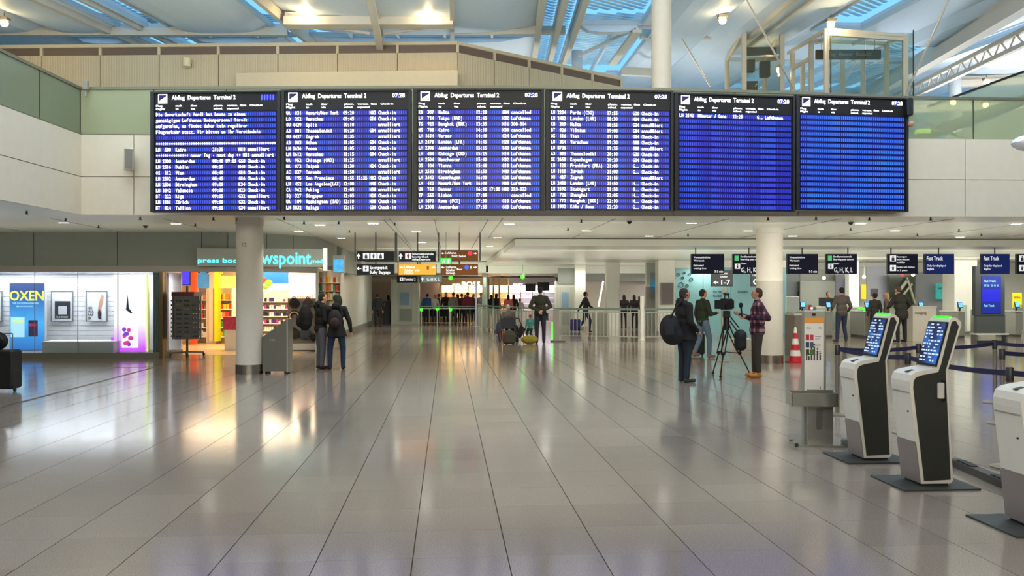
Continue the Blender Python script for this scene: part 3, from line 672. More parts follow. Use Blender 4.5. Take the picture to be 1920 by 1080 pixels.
MB().box((-.07, .0, 0), (-.01, .03, .42)).build('side_light', mat('#a63ae8', .4, emit=1.2, var=0), t)
# framed posters
def poster(px0, px1, label, kind):
    y = SY+1.17; t = E('framed_poster', label, 'poster', (X(px0, y), y, Z(603, y))); W_ = X(px1, y)-X(px0, y); H_ = Z(545, y)-Z(603, y)
    f = MB(); 
    for a, b in (((0, 0), (W_, .025)), ((0, H_-.025), (W_, H_)), ((0, .025), (.025, H_-.025)), ((W_-.025, .025), (W_, H_-.025))): f.box((a[0], -.04, a[1]), (b[0], 0, b[1]))
    f.build('frame', mat('#9aa0a8', .3, metal=.7), t)
    MB().box((.025, -.025, .025), (W_-.025, 0, H_-.025)).build('print', mat('#d8dae0', .4), t)
    m_ = MB()
    if kind == 0:
        m_.box((.1, -.03, .08), (W_-.08, -.026, H_*.66), 0); m_.box((.2, -.033, .2), (W_-.17, -.03, H_*.5), 1); put_text(m_, 'THE STORY', .14, .1, .05, -.034, w_=W_-.27, mi=2)
    elif kind == 1:
        for i, s in enumerate(('NE', 'WA', 'PAP', 'ER')): put_text(m_, s, .05, .34-i*.095, .07, -.03, mi=0)
        m_.prism([(.34, .12), (.40, .10), (.44, .2), (.42, .36), (.47, .5), (.50, .72), (.42, .74), (.36, .5), (.33, .3)], -.031, -.026, 'y', 3); m_.prism([(.34, .08), (.43, .06), (.43, .2), (.38, .34), (.33, .26)], -.035, -.031, 'y', 0)
    else: m_.prism([(.1, .1), (.4, .1), (.3, .6), (.15, .5)], -.03, -.026, 'y', 0)
    m_.build('image', [mat('#2c2f3a', .4), mat('#c9ccd4', .3), mat('#dfe2e8', .4), mat('#b98e76', .5)], t)
poster(97, 138, 'framed white poster with a dark book cover in the shop window', 0)
poster(162, 202, 'framed white poster with a bare leg and stacked letters in the shop window', 1)
poster(-36, 5, 'framed white poster cut off by the left edge of the photo', 2)
t = E('display_plinth', 'low white display plinth in the shop window between the two lightboxes', 'plinth', (X(75), SY+.1, .14))
MB().box((0, 0, 0), (X(209)-X(75), .7, .27)).build('body', mat('#c3c7c6', .45), t); MB().box((-.01, -.01, .27), (X(209)-X(75)+.01, .7, .30)).build('top', WHITE, t)
# --- press shop interior
shop = E('room_shop', None, None, kind='structure')
SB = 28.4; xl, xr = X(318, 22), -5.62
SHW = mat('#f0dfc4', .5)
MB().box((-10.6, SB, 0), (-6.0, SB+.1, 2.9)).build('back_wall', SHW, shop)
MB().prism([(-13.5, SY+1.3), (-9.7, SY+.4), (-9.3, SY+.2), (-5.7, 22.75), (-6.15, 28.5), (-13.5, 28.5)], 2.75, 2.8, 'z').build('shop_ceiling', mat('#f3ead8', .5), shop)
MB().box((-12.9, 22.3, 0), (-12.8, SB, 2.8)).build('side_wall', SHW, shop)
MB().box((-12.9, SB, 0), (-10.6, SB+.1, 2.8)).build('back_wall', SHW, shop)
wallseg(Vector((X(305), SY+.1, 0)), Vector((X(317, 22.0), 22.0, 0)), 0, 2.4, .05, 'side_panel', mat('#b5855f', .5), shop, 0)
MB().box((X(316, 22.2), 22.2, 0), (X(338, 22.2), 22.3, 2.35)).build('glass_door', mat('#3f6d6c', .25), shop)
MB().box((-12.8, 22, .0), (-5.9, SB, .004)).build('floor_covering', mat('#c9a87e', .3), shop)
for (x, y, s, p) in ((-9.2, 25.3, 2.2, 115), (-7.2, 25.0, 2, 105), (-8.2, 27.3, 2, 85)):
    lamp('AREA', (x, y, 2.72), p, (1, .78, .52), s, s*.8)
PROD = [mat(h, .4, var=.25, scale=30) for h in ('#d9362b', '#f0b429', '#2e6fd0', '#e9e3d6', '#3c9a4b', '#c23f8f', '#e07a2c', '#4a3f7f', '#f2efe8', '#1f2a44')]
PDATA = {}
def pdata(w_, h_, k, nm='box'):
    key = (round(w_, 3), round(h_, 3), k, nm)
    if key not in PDATA: PDATA[key] = MB().box((0, -.09, 0), (w_, 0, h_)).data(nm, PROD[k])
    return PDATA[key]
def shelf(name, label, px0, px1, py0, py1, y, ns, npr, pal, group, plabel, frame, depth=.35, hh=.62, pn='magazine', pc='magazine'):
    t = E(name, label, 'shelf unit', (X(px0, y), y, 0)); W_ = X(px1, y)-X(px0, y); z0 = Z(py1, y); z1 = Z(py0, y)
    MB().box((0, .02, 0), (W_, .06, z1+.1)).build('back_panel', mat('#f5e6cc', .5), t)
    for x in (-.03, W_): MB().box((x, -depth, 0), (x+.03, .06, z1+.1)).build('side_panel', mat('#efe6d6', .5), t)
    hs = (z1-z0)/ns
    for i in range(ns):
        z = z0+i*hs; MB().box((0, -depth, z-.025), (W_, .02, z)).build('shelf_board', mat('#f4eee2', .4), t)
        x = .02
        while x < W_-.05:
            w_ = W_/npr*random.uniform(.75, .95); w_ = round(w_, 1) if w_ > .5 else round(w_*50)/50; h_ = round(hs*hh*random.uniform(.75, 1.1)*25)/25
            if x+w_ > W_: break
            o = bpy.data.objects.new(pn, pdata(w_, h_, random.choice(pal), pn)); col.objects.link(o); o.location = (t.location.x+x, y-depth+.12, z)
            tag(o, plabel, pc, group); x += w_+.015
    return t, W_, z1
shelf('magazine_rack', 'tall magazine shelf in the shop left of the yellow arch', 368, 394, 545, 630, 27.6, 5, 4, [0, 6, 3, 8], 'magazines left of the yellow arch', 'small bright magazine on the shelves left of the yellow arch', None)
t, W_, z1 = shelf('snack_shelf', 'shelf of colourful packets framed by the yellow arch', 411, 441, 545, 630, 27.4, 5, 5, [0, 1, 3, 4, 6], 'packets inside the yellow arch', 'colourful snack packet on the shelf inside the yellow arch', None, pn='snack_packet', pc='packet')
shelf('newspaper_shelf', 'long shelf of small coloured boxes below the blue fruit picture', 492, 546, 552, 632, 26.0, 6, 13, [7, 8, 3, 5, 9], 'boxes under the fruit picture', 'small purple or white box on the shelf below the blue fruit picture', None, hh=.5, pn='carton', pc='box')
# yellow arch, white arch
def arch(name, label, px0, px1, y, z1, th, m, bot=.1):
    x0, x1 = X(px0, y), X(px1, y); mb = MB(); r = .28; pts = [(x0, y, bot)]
    for i in range(7): a_ = math.pi-math.pi/2*i/6; pts.append((x0+r+r*math.cos(a_), y, z1-r+r*math.sin(a_)))
    for i in range(7): a_ = math.pi/2-math.pi/2*i/6; pts.append((x1-r+r*math.cos(a_), y, z1-r+r*math.sin(a_)))
    pts.append((x1, y, bot))
    for p, q in zip(pts[:-1], pts[1:]): mb.beam(p, q, th, .3)
    return tag(mb.build(name, m), label, 'arch')
arch('arch_frame', 'bright yellow rounded arch framing shop shelves beside the white column', 408, 452, 26.9, 2.62, .12, mat('#d6d61c', .4))
arch('arch_frame', 'white rounded arch framing shop shelves left of the yellow arch', 366, 399, 27.2, 2.6, .13, mat('#f4e4cc', .4))
t = tag(MB().box((X(357, 26.5), 26.5, 0), (X(366, 26.5), 26.7, 2.7)).build('display_pillar', mat('#e0562c', .5)), 'orange red square pillar inside the shop behind the sunglasses stand', 'pillar')
t = E('wall_screen', 'small blue lit screen high in the shop left of the orange pillar', 'screen', P(338, 535, 26)); MB().box((0, 0, 0), (.32, .06, .5)).build('housing', BLACK, t); MB().box((.02, -.01, .03), (.3, 0, .47)).build('display', mat('#3a34e0', .4, emit=.8, var=.4), t)
def pic(px0, px1, py0, py1, y, m, label, cat='picture', deco=None):
    t = E('header_picture', label, cat, (X(px0, y), y, Z(py1, y))); W_ = X(px1, y)-X(px0, y); H_ = Z(py0, y)-Z(py1, y)
    MB().box((0, 0, 0), (W_, .05, H_)).build('print', m, t)
    if deco: deco(t, W_, H_)
def fruit(t, W_, H_):
    m_ = MB(); m_.box((0, -.006, 0), (W_, -.001, H_*.35), 0)
    for x, z, r, k in ((.12, .35, .11, 1), (.05, .2, .09, 1), (.3, .25, .13, 2), (.2, .12, .08, 2)): m_.ball((x, -.012, z), (r, .01, r*.85), 10, k)
    m_.build('fruit_print', [mat('#f3eee0', .4), mat('#e2403a', .4), mat('#8fba3a', .4)], t)
pic(486, 541, 507, 545, 25.5, mat('#2a78d6', .4, emit=.25, var=.3, scale=2), 'blue header picture with red and green fruit above the long shelf', deco=fruit)
pic(368, 396, 509, 540, 27.2, mat('#4fa0e8', .4, emit=.3, var=.4, scale=3), 'pale blue header picture above the magazine shelf left of the yellow arch')
pic(411, 441, 517, 540, 26.95, mat('#b9d96a', .4, emit=.3, var=.5, scale=5), 'green and white header picture inside the yellow arch')
def words(t, W_, H_):
    m_ = MB(); put_text(m_, 'travel', W_*.3, H_*.6, .12, -.006, w_=W_*.55); m_.build('lettering', mat('#c98a78', .5), t)
pic(541, 594, 507, 640, 25.2, mat('#f6e3d6', .4, emit=.35), 'glowing pinkish white wall panel behind the neck pillow stand', 'panel', words)
# counter with patterned cloth
t = E('display_table', 'small white display table with pink and red patterned goods beside the column', 'table', (X(421, 23.8), 23.8, 0)); MB().box((0, 0, 0), (.42, .5, .62)).build('body', WHITE, t)
MB().box((-.03, -.03, .62), (.46, .5, 1.0)).build('patterned_goods', mat('#d8405e', .5, var=.9, scale=22), t)
# fascia sign
sg = E('shop_sign', 'grey shop sign with glowing turquoise press books and newspoint lettering', 'sign', (X(375), SY-.08, Z(500)))
pts = [Vector((X(375), SY-.06, 0)), Vector((X(427), SY-.05, 0)), Vector((X(500, 21.2), 21.2, 0)), Vector((X(607, 21.5), 21.5, 0))]
sgw = X(607, 21.5)-X(375); ang = math.atan2(21.5-SY+.06, sgw); sg.location = (X(375), SY-.22, 2.40); sg.rotation_euler.z = R(9)
MB().box((0, 0, 0), (sgw+.1, .1, .47)).build('panel', mat('#a5a99f', .45), sg)
TQ = mat('#58dfe6', .4, emit=1.5, var=0, name='lit_turquoise')
for s, x, z, h, w_ in (('press books', .03, .1, .11, 1.22), ('newspoint', 1.25, .07, .33, 1.63), ('media', 2.88, .1, .11, .42)):
    m_ = MB(); put_text(m_, s, x, z, h, -.012, w_=w_, ext=.012); m_.build('lettering', TQ, sg)
MB().box((sgw+.1, -.02, -.1), (sgw+.2, .12, .5)).build('end_cap', mat('#e9efe9', .4, emit=.5), sg)
sg2 = E('projecting_sign', 'small glowing pale blue box sign projecting beside the shop corner', 'sign', P(624, 512, 23.6)); MB().box((0, 0, 0), (.34, .12, .52)).build('housing', mat('#cfd6d8', .4), sg2)
MB().box((.02, -.01, .03), (.32, 0, .40)).build('display', mat('#4aa6e0', .4, emit=1.1, var=.5, scale=9), sg2); MB().box((-.25, .04, .1), (0, .08, .2)).build('bracket', GREY, sg2)
# shop side window and grey jamb
sw = E('window_2', None, None, kind='structure')
wallseg(c0+sd*.25, c0+sd*3.9, 0, .12, .1, 'plinth', GREY, sw); 
for k in range(3): wallseg(c0+sd*(.25+k*1.25), c0+sd*(1.45+k*1.25), .12, 2.4, .02, 'pane', GL1, sw)
for k in range(4): wallseg(c0+sd*(.2+k*1.25), c0+sd*(.27+k*1.25), .0, 2.45, .08, 'mullion', mat('#d9ddd2', .4), sw, 0)
shelf('wine_shelf', 'backlit shelf of bottles seen through the side window by the shop corner', 600, 642, 515, 560, 24.9, 3, 9, [1, 6, 3, 0, 4], 'bottles in the side window', 'amber or green bottle glowing in the side window shelves', None, hh=.8, pn='bottle', pc='bottle')
lamp('AREA', (-6.3, 24.3, 2.3), 22, (1, .8, .55), .8, .8)
wallseg(c0+sd*4.0, c0+sd*5.4, 0, 3.27, .25, 'jamb_wall', mat('#7f8278', .5), sw)
wb = E('wall_corridor', None, None, kind='structure'); c1w = c0+Vector((-.42, 0, 0))
for k in range(4): 
    wallseg(c1w+sd*(5.4+k*3.9), c1w+sd*(9.3+k*3.9), .22, 3.27, .2, 'panel', mat('#e3e6dc', .35), wb); wallseg(c1w+sd*(5.4+k*3.9)-Vector((-.02, 0, 0)), c1w+sd*(9.3+k*3.9)-Vector((-.02, 0, 0)), 0, .21, .2, 'skirting', mat('#8b8a82', .4), wb)
for s_ in (6.6, 9.8):
    q = c1w+sd*s_; lamp('SPOT', (q.x+.35, q.y, 3.2), 60, (1, .97, .85), .04, rot=(0, 0, 0), spot=50)
# ---- sunglasses rack
rk = E('sunglasses_stand', 'dark rotating sunglasses stand on castors at the shop entrance', 'display stand', F(351, 668))
m_ = MB(); m_.cyl((0, 0, .12), (0, 0, 1.9), .03, n=10)
for a in range(4): t_ = a*math.pi/2+.4; m_.beam((0, 0, .12), (.42*math.cos(t_), .42*math.sin(t_), .1), .04, .04)
m_.build('frame', mat('#4a4038', .4), rk)
for a in range(4): t_ = a*math.pi/2+.4; MB().cyl((.42*math.cos(t_)-.02, .42*math.sin(t_), .045), (.42*math.cos(t_)+.02, .42*math.sin(t_), .045), .045, n=12).build('castor', BLACK, rk)
for k in range(4):
    a = k*math.pi/2+.35; Mx = Matrix.Rotation(a, 4, 'Z')
    MB(Mx).box((-.30, -.36, .48), (.30, -.33, 1.62)).build('display_panel', mat('#33332f', .4), rk)
hd = MB(); hd.box((-.3, -.3, 1.62), (.3, .3, 1.74)); hd.build('header', mat('#5b1f24', .5), rk)
gl = MB(); 
for dx in (-.035, .035): gl.ball((dx, 0, 0), (.031, .012, .026), 8)
gl.box((-.07, 0, .012), (.07, .01, .02)); gd = gl.data('sunglasses', mat('#15161a', .15, spec=.9)); gd2 = gl.data('sunglasses', mat('#6b5a48', .15, spec=.9))
for k in range(4):
    a = k*math.pi/2+.35; Mx = Matrix.Rotation(a, 4, 'Z')
    if k in (1, 2) : continue
    for i in range(9):
        for j in range(3):
            p = rk.location+Mx @ Vector((-.2+j*.2, -.385, .56+i*.118)); o = bpy.data.objects.new('sunglasses', gd if random.random() < .6 else gd2); col.objects.link(o); o.location = p; o.rotation_euler.z = a
            tag(o, 'pair of sunglasses hanging on the dark rotating stand at the shop entrance', 'sunglasses', 'sunglasses on the rotating stand')
# ---- neck pillow stand
ns = E('pillow_stand', 'white low stand carrying neck pillows and bags in front of the shop', 'display stand', F(567, 657)); ns.rotation_euler.z = .15
b_ = MB(); b_.box((-.45, -.3, .03), (.45, .3, .22)); b_.box((-.44, -.29, .0), (.44, .29, .03), 1); b_.build('base', [mat('#d8d8d2', .4), BLACK], ns)
MB().box((-.42, .0, .22), (.42, .05, 1.55)).build('back_board', mat('#8d8478', .5), ns)
for i, (x, z, r, h, lab) in enumerate([(-.2, 1.42, .17, '#2c2a2c', 'dark grey hanging neck pillow at the upper left of the pillow stand'), (.2, 1.42, .16, '#4a4746', 'mid grey hanging neck pillow at the upper right of the pillow stand'),
                         (-.2, .5, .17, '#3c3431', 'brown bag hanging at the lower left of the pillow stand'), (.12, .5, .18, '#46525c', 'slate blue bag hanging at the lower middle of the pillow stand'), (.36, .38, .1, '#26261f', 'small black bag at the lower right of the pillow stand')]):
    q = ns.location+Vector((x, -.16, z)); o = E('neck_pillow' if z > 1 else 'travel_bag', lab, 'pillow' if z > 1 else 'bag', q)
    m_ = MB(); m_.ball((0, 0, 0), (r, .1, r*.95), 14); m_.build('body', mat(h, .8, bump=.3), o, True); MB().torus((0, -.02, r*.8), .05, .012, 'y', 10, 6).build('hanging_loop', BLACK, o)
for x in (-.2, .16):
    q = ns.location+Vector((x, -.13, 1.02)); o = E('neck_cushion', ('left' if x < 0 else 'right')+' horseshoe travel cushion with pale edge in the middle of the pillow stand', 'cushion', q)
    MB().torus((0, 0, 0), .13, .055, 'y', 16, 8, a0=-60, a1=240).build('roll', mat('#2a241f', .8), o, True); MB().torus((0, -.045, 0), .13, .02, 'y', 16, 6, a0=-60, a1=240).build('piping', mat('#e6d3a8', .6), o, True)
q = ns.location+Vector((0, -.12, .82)); o = E('sleep_mask', 'pale green round pouch at the centre of the pillow stand', 'pouch', q); MB().ball((0, 0, 0), (.1, .05, .09), 12).build('body', mat('#7e9a8c', .7), o, True); MB().torus((0, 0, .09), .03, .008, 'y', 8, 5).build('loop', BLACK, o)
# ---- grey lectern cabinet beside the column
lc_ = E('info_cabinet', 'grey metal cabinet with sloping top beside the white column', 'cabinet', (X(495, 17.0), 16.9, 0))
W_ = X(540, 17)-X(495, 17)
MB().prism([(0, .05), (W_, .05), (W_, 1.13), (0, .76)], 0, .34, 'y').build('body', mat('#77756a', .4, metal=.3), lc_)
MB().box((W_, -.01, .03), (W_+.03, .35, 1.16)).build('edge_strip', mat('#b8b6aa', .3, metal=.6), lc_); MB().prism([(-.01, .75), (W_, 1.125), (W_, 1.15), (-.01, .775)], -.01, .35, 'y').build('sloping_top', mat('#8c8a80', .3, metal=.5), lc_)
for x in (.04, W_-.06): MB().box((x, .02, 0), (x+.04, .32, .05)).build('foot', BLACK, lc_)
m_ = MB(); put_text(m_, 'Info', .15, .70, .035, -.004, w_=.13); m_.build('lettering', mat('#b9b7ac', .4), lc_)
# small devices on the facade
d1 = E('loudspeaker', 'beige box loudspeaker mounted on the facade left of the boards', 'loudspeaker', P(232, 318, 15.7)); d1.rotation_euler.z = .35
MB().box((0, 0, 0), (.17, .16, .43), bev=.01).build('housing', mat('#cbc3b0', .5), d1); MB().box((.015, -.006, .02), (.155, 0, .41)).build('grille', mat('#7d776b', .6), d1); MB().box((.05, .16, .18), (.12, .42, .26)).build('bracket', GREY, d1)
d2 = E('loudspeaker', 'small grey loudspeaker on the corner of the gallery handrail', 'loudspeaker', P(155, 168, 15.9)); MB().box((0, 0, 0), (.09, .09, .19), bev=.01).build('housing', mat('#8e8577', .5), d2); MB().cyl((.04, .04, -.12), (.04, .04, 0), .02, n=8).build('bracket', GREY, d2)
d3 = E('wall_lamp', 'cream barrel wall lamp on the ribbed upper wall', 'lamp', P(350, 118, 29.9)); MB().cyl((0, 0, -.14), (0, 0, .16), .15, n=16).build('shade', mat('#d9cfae', .5), d3, True); MB().box((-.05, .0, -.05), (.05, .5, .05)).build('bracket', GREY, d3)
# ================= SIGNS, BACK OF THE LOWER HALL, GATES =================
def hang_sign(px0, px1, py0, py1, Y, m, label, parts, rods=(), group=None, name='hanging_sign', ztop=3.28, cat='sign', dep=.1):
    t = E(name, label, cat, P(px0, py1, Y), group=group); W_ = (px1-px0)/1500*Y; H_ = (py1-py0)/1500*Y
    MB().box((0, 0, 0), (W_, dep, H_), 0).build('housing', mat('#1a1b1f', .4), t)
    f = MB().box((.01, -.012, .01), (W_-.01, 0, H_-.01)).build('face', m, t)
    for s in parts:   # (kind, x, z, h, w, mat, text) in fractions of the sign
        k, x, z, h, w_, mm, tx = s; mb = MB()
        if k == 't': put_text(mb, tx, x*W_, z*H_, h*H_, -.016, w_=w_*W_)
        elif k == 'b': mb.box((x*W_, -.016, z*H_), ((x+w_)*W_, -.012, (z+h)*H_))
        elif k == 'o': mb.cyl((x*W_, -.016, z*H_), (x*W_, -.012, z*H_), h*H_, n=16)
        elif k == 'a':  # arrow
            c = Vector((x*W_, 0, z*H_)); s_ = h*H_; d = tx; q = {'u': (0, 1), 'l': (-1, 0), 'r': (1, 0)}[d]
            mb.beam((c.x-q[0]*s_, -.014, c.z-q[1]*s_), (c.x+q[0]*s_*.4, -.014, c.z+q[1]*s_*.4), .004, s_*.35) if d != 'u' else mb.box((c.x-s_*.17, -.016, c.z-s_), (c.x+s_*.17, -.012, c.z+s_*.3))
            p = (-q[1], q[0]); mb.prism([(c.x+q[0]*s_, c.z+q[1]*s_), (c.x+p[0]*s_*.7, c.z+p[1]*s_*.7), (c.x-p[0]*s_*.7, c.z-p[1]*s_*.7)], -.016, -.012, 'y')
        elif k == 'p':  # pictogram person in a bright square
            a = Vector((x*W_, 0, z*H_)); s_ = h*H_; mb.box((a.x, -.015, a.z), (a.x+s_, -.012, a.z+s_), 0); mb.cyl((a.x+s_*.5, -.018, a.z+s_*.8), (a.x+s_*.5, -.015, a.z+s_*.8), s_*.12, n=10, mi=1)
            mb.prism([(a.x+s_*.3, a.z+s_*.65), (a.x+s_*.7, a.z+s_*.65), (a.x+s_*(.75 if tx == 'f' else .6), a.z+s_*.1), (a.x+s_*(.25 if tx == 'f' else .4), a.z+s_*.1)], -.018, -.015, 'y', 1)
            mb.build('pictogram', [mm, mat('#1a1b1f', .4)], f); continue
        mb.build({'t': 'lettering', 'b': 'colour_field', 'o': 'disc', 'a': 'arrow'}[k], mm, f)
    if not rods: rods = ((px0+px1)/2,)
    for r in rods:
        x = (r-px0)/1500*Y; MB().cyl((x, .05, H_ if 0 < x < W_ else 0), (x, .05, ztop-t.location.z), .018, n=8).build('hanger_rod', mat('#3c3c38', .4), t)
    return t
WL = mat('#e9edf2', .4, emit=.65, var=0, name='sign_lettering'); DS = mat('#141518', .5, spec=.2); BRN = mat('#6e3f0c', .5, emit=.12, spec=.2); AMB = mat('#e89b10', .4, emit=.45); NAVY = mat('#090c26', .5, emit=.3, spec=.2); ROY = mat('#102468', .5, emit=.4, spec=.2)
SYG = 20.8
hang_sign(669, 739, 471, 490, SYG, DS, 'black overhead sign with up arrow and three toilet pictograms', [('a', .05, .5, .28, 0, WL, 'u'), ('p', .17, .22, .6, 0, WL, 'f'), ('p', .37, .22, .6, 0, WL, 'm'), ('p', .56, .22, .6, 0, WL, 'f')], rods=(665, 741))
hang_sign(669, 739, 495, 516, SYG, DS, 'black overhead sign with left arrow reading Sperrgepäck Bulky Baggage', [('a', .06, .6, .22, 0, WL, 'l'), ('p', .17, .35, .5, 0, WL, 'm'), ('t', .35, .55, .28, .48, WL, 'Sperrgepäck'), ('t', .35, .15, .25, .55, WL, 'Bulky Baggage')])
hang_sign(748, 817, 471, 490, SYG, DS, 'black overhead sign with up arrow and security check wording', [('a', .05, .5, .28, 0, WL, 'u'), ('p', .17, .22, .6, 0, mat('#e8c7d2', .4, emit=.6), 'm'), ('t', .36, .62, .22, .58, WL, 'Sicherheitskontrolle'), ('t', .36, .36, .18, .45, WL, 'Security Check'), ('t', .36, .1, .18, .5, WL, 'Abflug Departures')], rods=(743,))
hang_sign(747, 818, 495, 516, SYG, AMB, 'bright amber overhead sign below the security check sign', [('a', .08, .7, .16, 0, WL, 'l'), ('t', .16, .62, .25, .28, WL, 'Lufthansa'), ('t', .16, .34, .2, .24, WL, 'Schalter'), ('t', .16, .1, .18, .24, WL, 'Check-in'), ('t', .44, .35, .18, .12, WL, 'Info'), ('b', .75, .5, .3, .06, mat('#7a4a12', .4), ''), ('a', .93, .7, .16, 0, WL, 'r')], rods=())
hang_sign(826, 896, 469, 489, SYG, BRN, 'brown overhead sign with a red disc', [('a', .06, .7, .14, 0, WL, 'l'), ('t', .13, .65, .2, .3, WL, 'Lufthansa'), ('t', .3, .35, .2, .15, WL, 'First'), ('t', .46, .35, .2, .22, WL, 'Check-in'), ('o', .79, .7, .22, 0, mat('#e0102c', .4, emit=.7, var=0), ''), ('a', .93, .7, .16, 0, WL, 'r')], rods=(822, 900))
hang_sign(826, 896, 495, 516, SYG, BRN, 'brown overhead sign with a blue disc', [('a', .06, .7, .14, 0, WL, 'l'), ('t', .15, .62, .22, .28, WL, 'Lufthansa'), ('t', .15, .36, .2, .24, WL, 'Schalter'), ('t', .15, .1, .2, .24, WL, 'Group'), ('t', .44, .45, .16, .14, WL, 'Bus'), ('o', .70, .7, .2, 0, mat('#2050d0', .4, emit=.7, var=0), ''), ('t', .79, .55, .3, .05, WL, 'A'), ('a', .93, .7, .16, 0, WL, 'r')])
hang_sign(744, 783, 517, 530, 34, DS, 'small far black sign above the grey security booth', [('p', .15, .25, .5, 0, WL, 'm'), ('t', .35, .3, .4, .55, WL, 'Terminal 2')], rods=(746,))
hang_sign(788, 829, 517, 530, 34, mat('#7f9691', .4, emit=.1), 'small far grey green sign beside the black one', [('a', .1, .5, .3, 0, WL, 'u'), ('t', .3, .25, .5, .6, WL, 'G H K L')], rods=(787,))
# ceiling hanger rods above the signs (crossed tie rods)
for i, (a, b, c, d, lab) in enumerate(((770, 408, 690, 405, 0), ) if False else ()): pass
tr = 0
for (p0, p1, lab) in ((P(720, 412, 17.2), P(770, 466, 20.7), 'thin crossed tie rod left of the middle overhead signs'), (P(815, 408, 17.1), P(826, 466, 20.7), 'thin nearly vertical tie rod between the overhead signs'), (P(915, 408, 17.1), P(884, 466, 20.7), 'thin slanting tie rod above the brown overhead signs')):
    p0.z = 3.27; tag(MB().cyl(p0, p1, .008, n=6).build('tie_rod', mat('#55554e', .4)), lab, 'tie rod')
# information screens on the right
GRN_ = mat('#4fc07a', .4, emit=.5, var=0)
def info(px0, px1, label, parts, m=NAVY, rod=None): return hang_sign(px0, px1, 476, 513.5, 24.0, m, label, parts, rods=(rod,) if rod else (), group='blue black information screens over the gates', name='information_screen', ztop=3.08, cat='screen')
wait = [('t', .07, .78, .09, .5, WL, 'Voraussichtliche'), ('t', .07, .62, .09, .32, WL, 'Wartezeit'), ('t', .07, .38, .09, .3, WL, 'Estimated'), ('t', .07, .24, .09, .38, WL, 'waiting time'), ('t', .7, .06, .12, .26, WL, '0-5 min')]
gates = [('b', .05, .65, .26, .13, GRN_, ''), ('t', .23, .82, .09, .6, WL, 'Bordkartenkontrolle'), ('t', .23, .68, .09, .65, WL, 'Boarding pass control'), ('t', .23, .48, .08, .18, WL, 'Gates'), ('p', .06, .25, .26, 0, WL, 'm'), ('t', .25, .08, .24, .6, WL, 'G, H, K, L')]
fast = [('t', .06, .68, .2, .55, WL, 'Fast Track'), ('t', .06, .36, .1, .65, WL, 'Only for displayed'), ('t', .06, .2, .1, .24, WL, 'flights')]
acc = [('p', .06, .62, .3, 0, WL, 'f'), ('t', .28, .82, .08, .34, WL, 'Passengers'), ('t', .28, .68, .08, .42, WL, 'with reduced'), ('t', .28, .54, .08, .28, WL, 'mobility'), ('p', .06, .14, .3, 0, WL, 'm'), ('t', .28, .3, .08, .6, WL, 'Families with children'), ('t', .28, .14, .08, .36, WL, 'to 5 years')]
info(1296, 1358, 'waiting time screen with blue text left of the white column', wait, rod=1305)
info(1374, 1436, 'gates G, H, K, L screen half hidden behind the left of the white column', gates)
info(1476, 1534, 'waiting time screen with blue text just right of the white column', wait)
info(1549, 1607, 'gates G, H, K, L screen right of the white column, fully visible', gates, rod=1591)
info(1665, 1721, 'navy screen with wheelchair and family symbols left of a Fast Track screen', acc, rod=1672)
info(1734, 1789, 'royal blue Fast Track screen beside the symbols screen, unobstructed', fast, m=ROY)
info(1841, 1893, 'royal blue Fast Track screen partly behind the dark screen totem', fast, m=ROY)
info(1907, 1965, 'navy symbols screen cut by the right edge of the photo', acc)
hang_sign(1334, 1374, 507, 537, 30, mat('#4d4f52', .5), 'grey sign with left arrow and counter numbers 1 to 7', [('t', .4, .75, .14, .35, WL, 'Counter'), ('t', .4, .55, .12, .35, WL, 'Schalter'), ('a', .2, .25, .16, 0, WL, 'l'), ('t', .45, .12, .3, .42, WL, '1-7')], rods=(1354,), ztop=3.08)
hang_sign(1408, 1440, 505, 537, 30, mat('#4d4f52', .5), 'grey sign with a number beginning 0 beside the white column', [('t', .1, .6, .15, .3, WL, 'Counter'), ('t', .12, .12, .32, .3, WL, '0')], rods=(1424,), ztop=3.08)
# --- back walls, booths, shops
def block(name, label, cat, px0, px1, py0, Y, m, depth=.3, py1=None, kind=None):
    t = E(name, label, cat, (X(px0, Y), Y, 0 if py1 is None else Z(py1, Y)), kind=kind); W_ = X(px1, Y)-X(px0, Y); H_ = Z(py0, Y)-t.location.z
    MB().box((0, 0, 0), (W_, depth, H_)).build('body' if not kind else 'panel', m, t); return t, W_, H_
block('wall_back_left', None, None, 690, 745, 500, 48.5, mat('#cfc4b4', .6), kind='structure')
block('wall_back_left', None, None, 783, 824, 500, 48.5, mat('#b7a9a6', .6), kind='structure')
BOO = mat('#c4c6b8', .5)
def booth(px0, px1, py0, Y, label):
    t, W_, H_ = block('security_booth', label, 'booth', px0, px1, py0, Y, BOO, 1.2)
    MB().box((W_*.25, -.05, .1), (W_*.8, 0, H_-.25)).build('door', mat('#b9bbb0', .45), t)
    MB().box((W_*.3, -.07, .2), (W_*.78, -.05, .85)).build('lower_panel', mat('#8f938a', .45), t)
    MB().box((W_*.33, -.08, 1.05), (W_*.68, -.05, 1.75)).build('blue_notice', mat('#7e9db4', .4), t)
    for x in (-.04, W_): MB().box((x, -.06, 0), (x+.08, .1, H_+.03)).build('post', mat('#c9cbbf', .4), t)
booth(735, 783, 524, 44, 'grey security booth with blue notice behind the overhead signs')
booth(1042, 1077, 528, 38, 'grey security booth with blue notice behind the uniformed man')
hb = MB().box((X(1046, 37.9), 37.8, Z(532, 37.8)), (X(1077, 37.9), 38.0, Z(503, 37.8))).build('ventilation_box', mat('#70756b', .5)); tag(hb, 'dark grey box hanging above the second security booth', 'box')
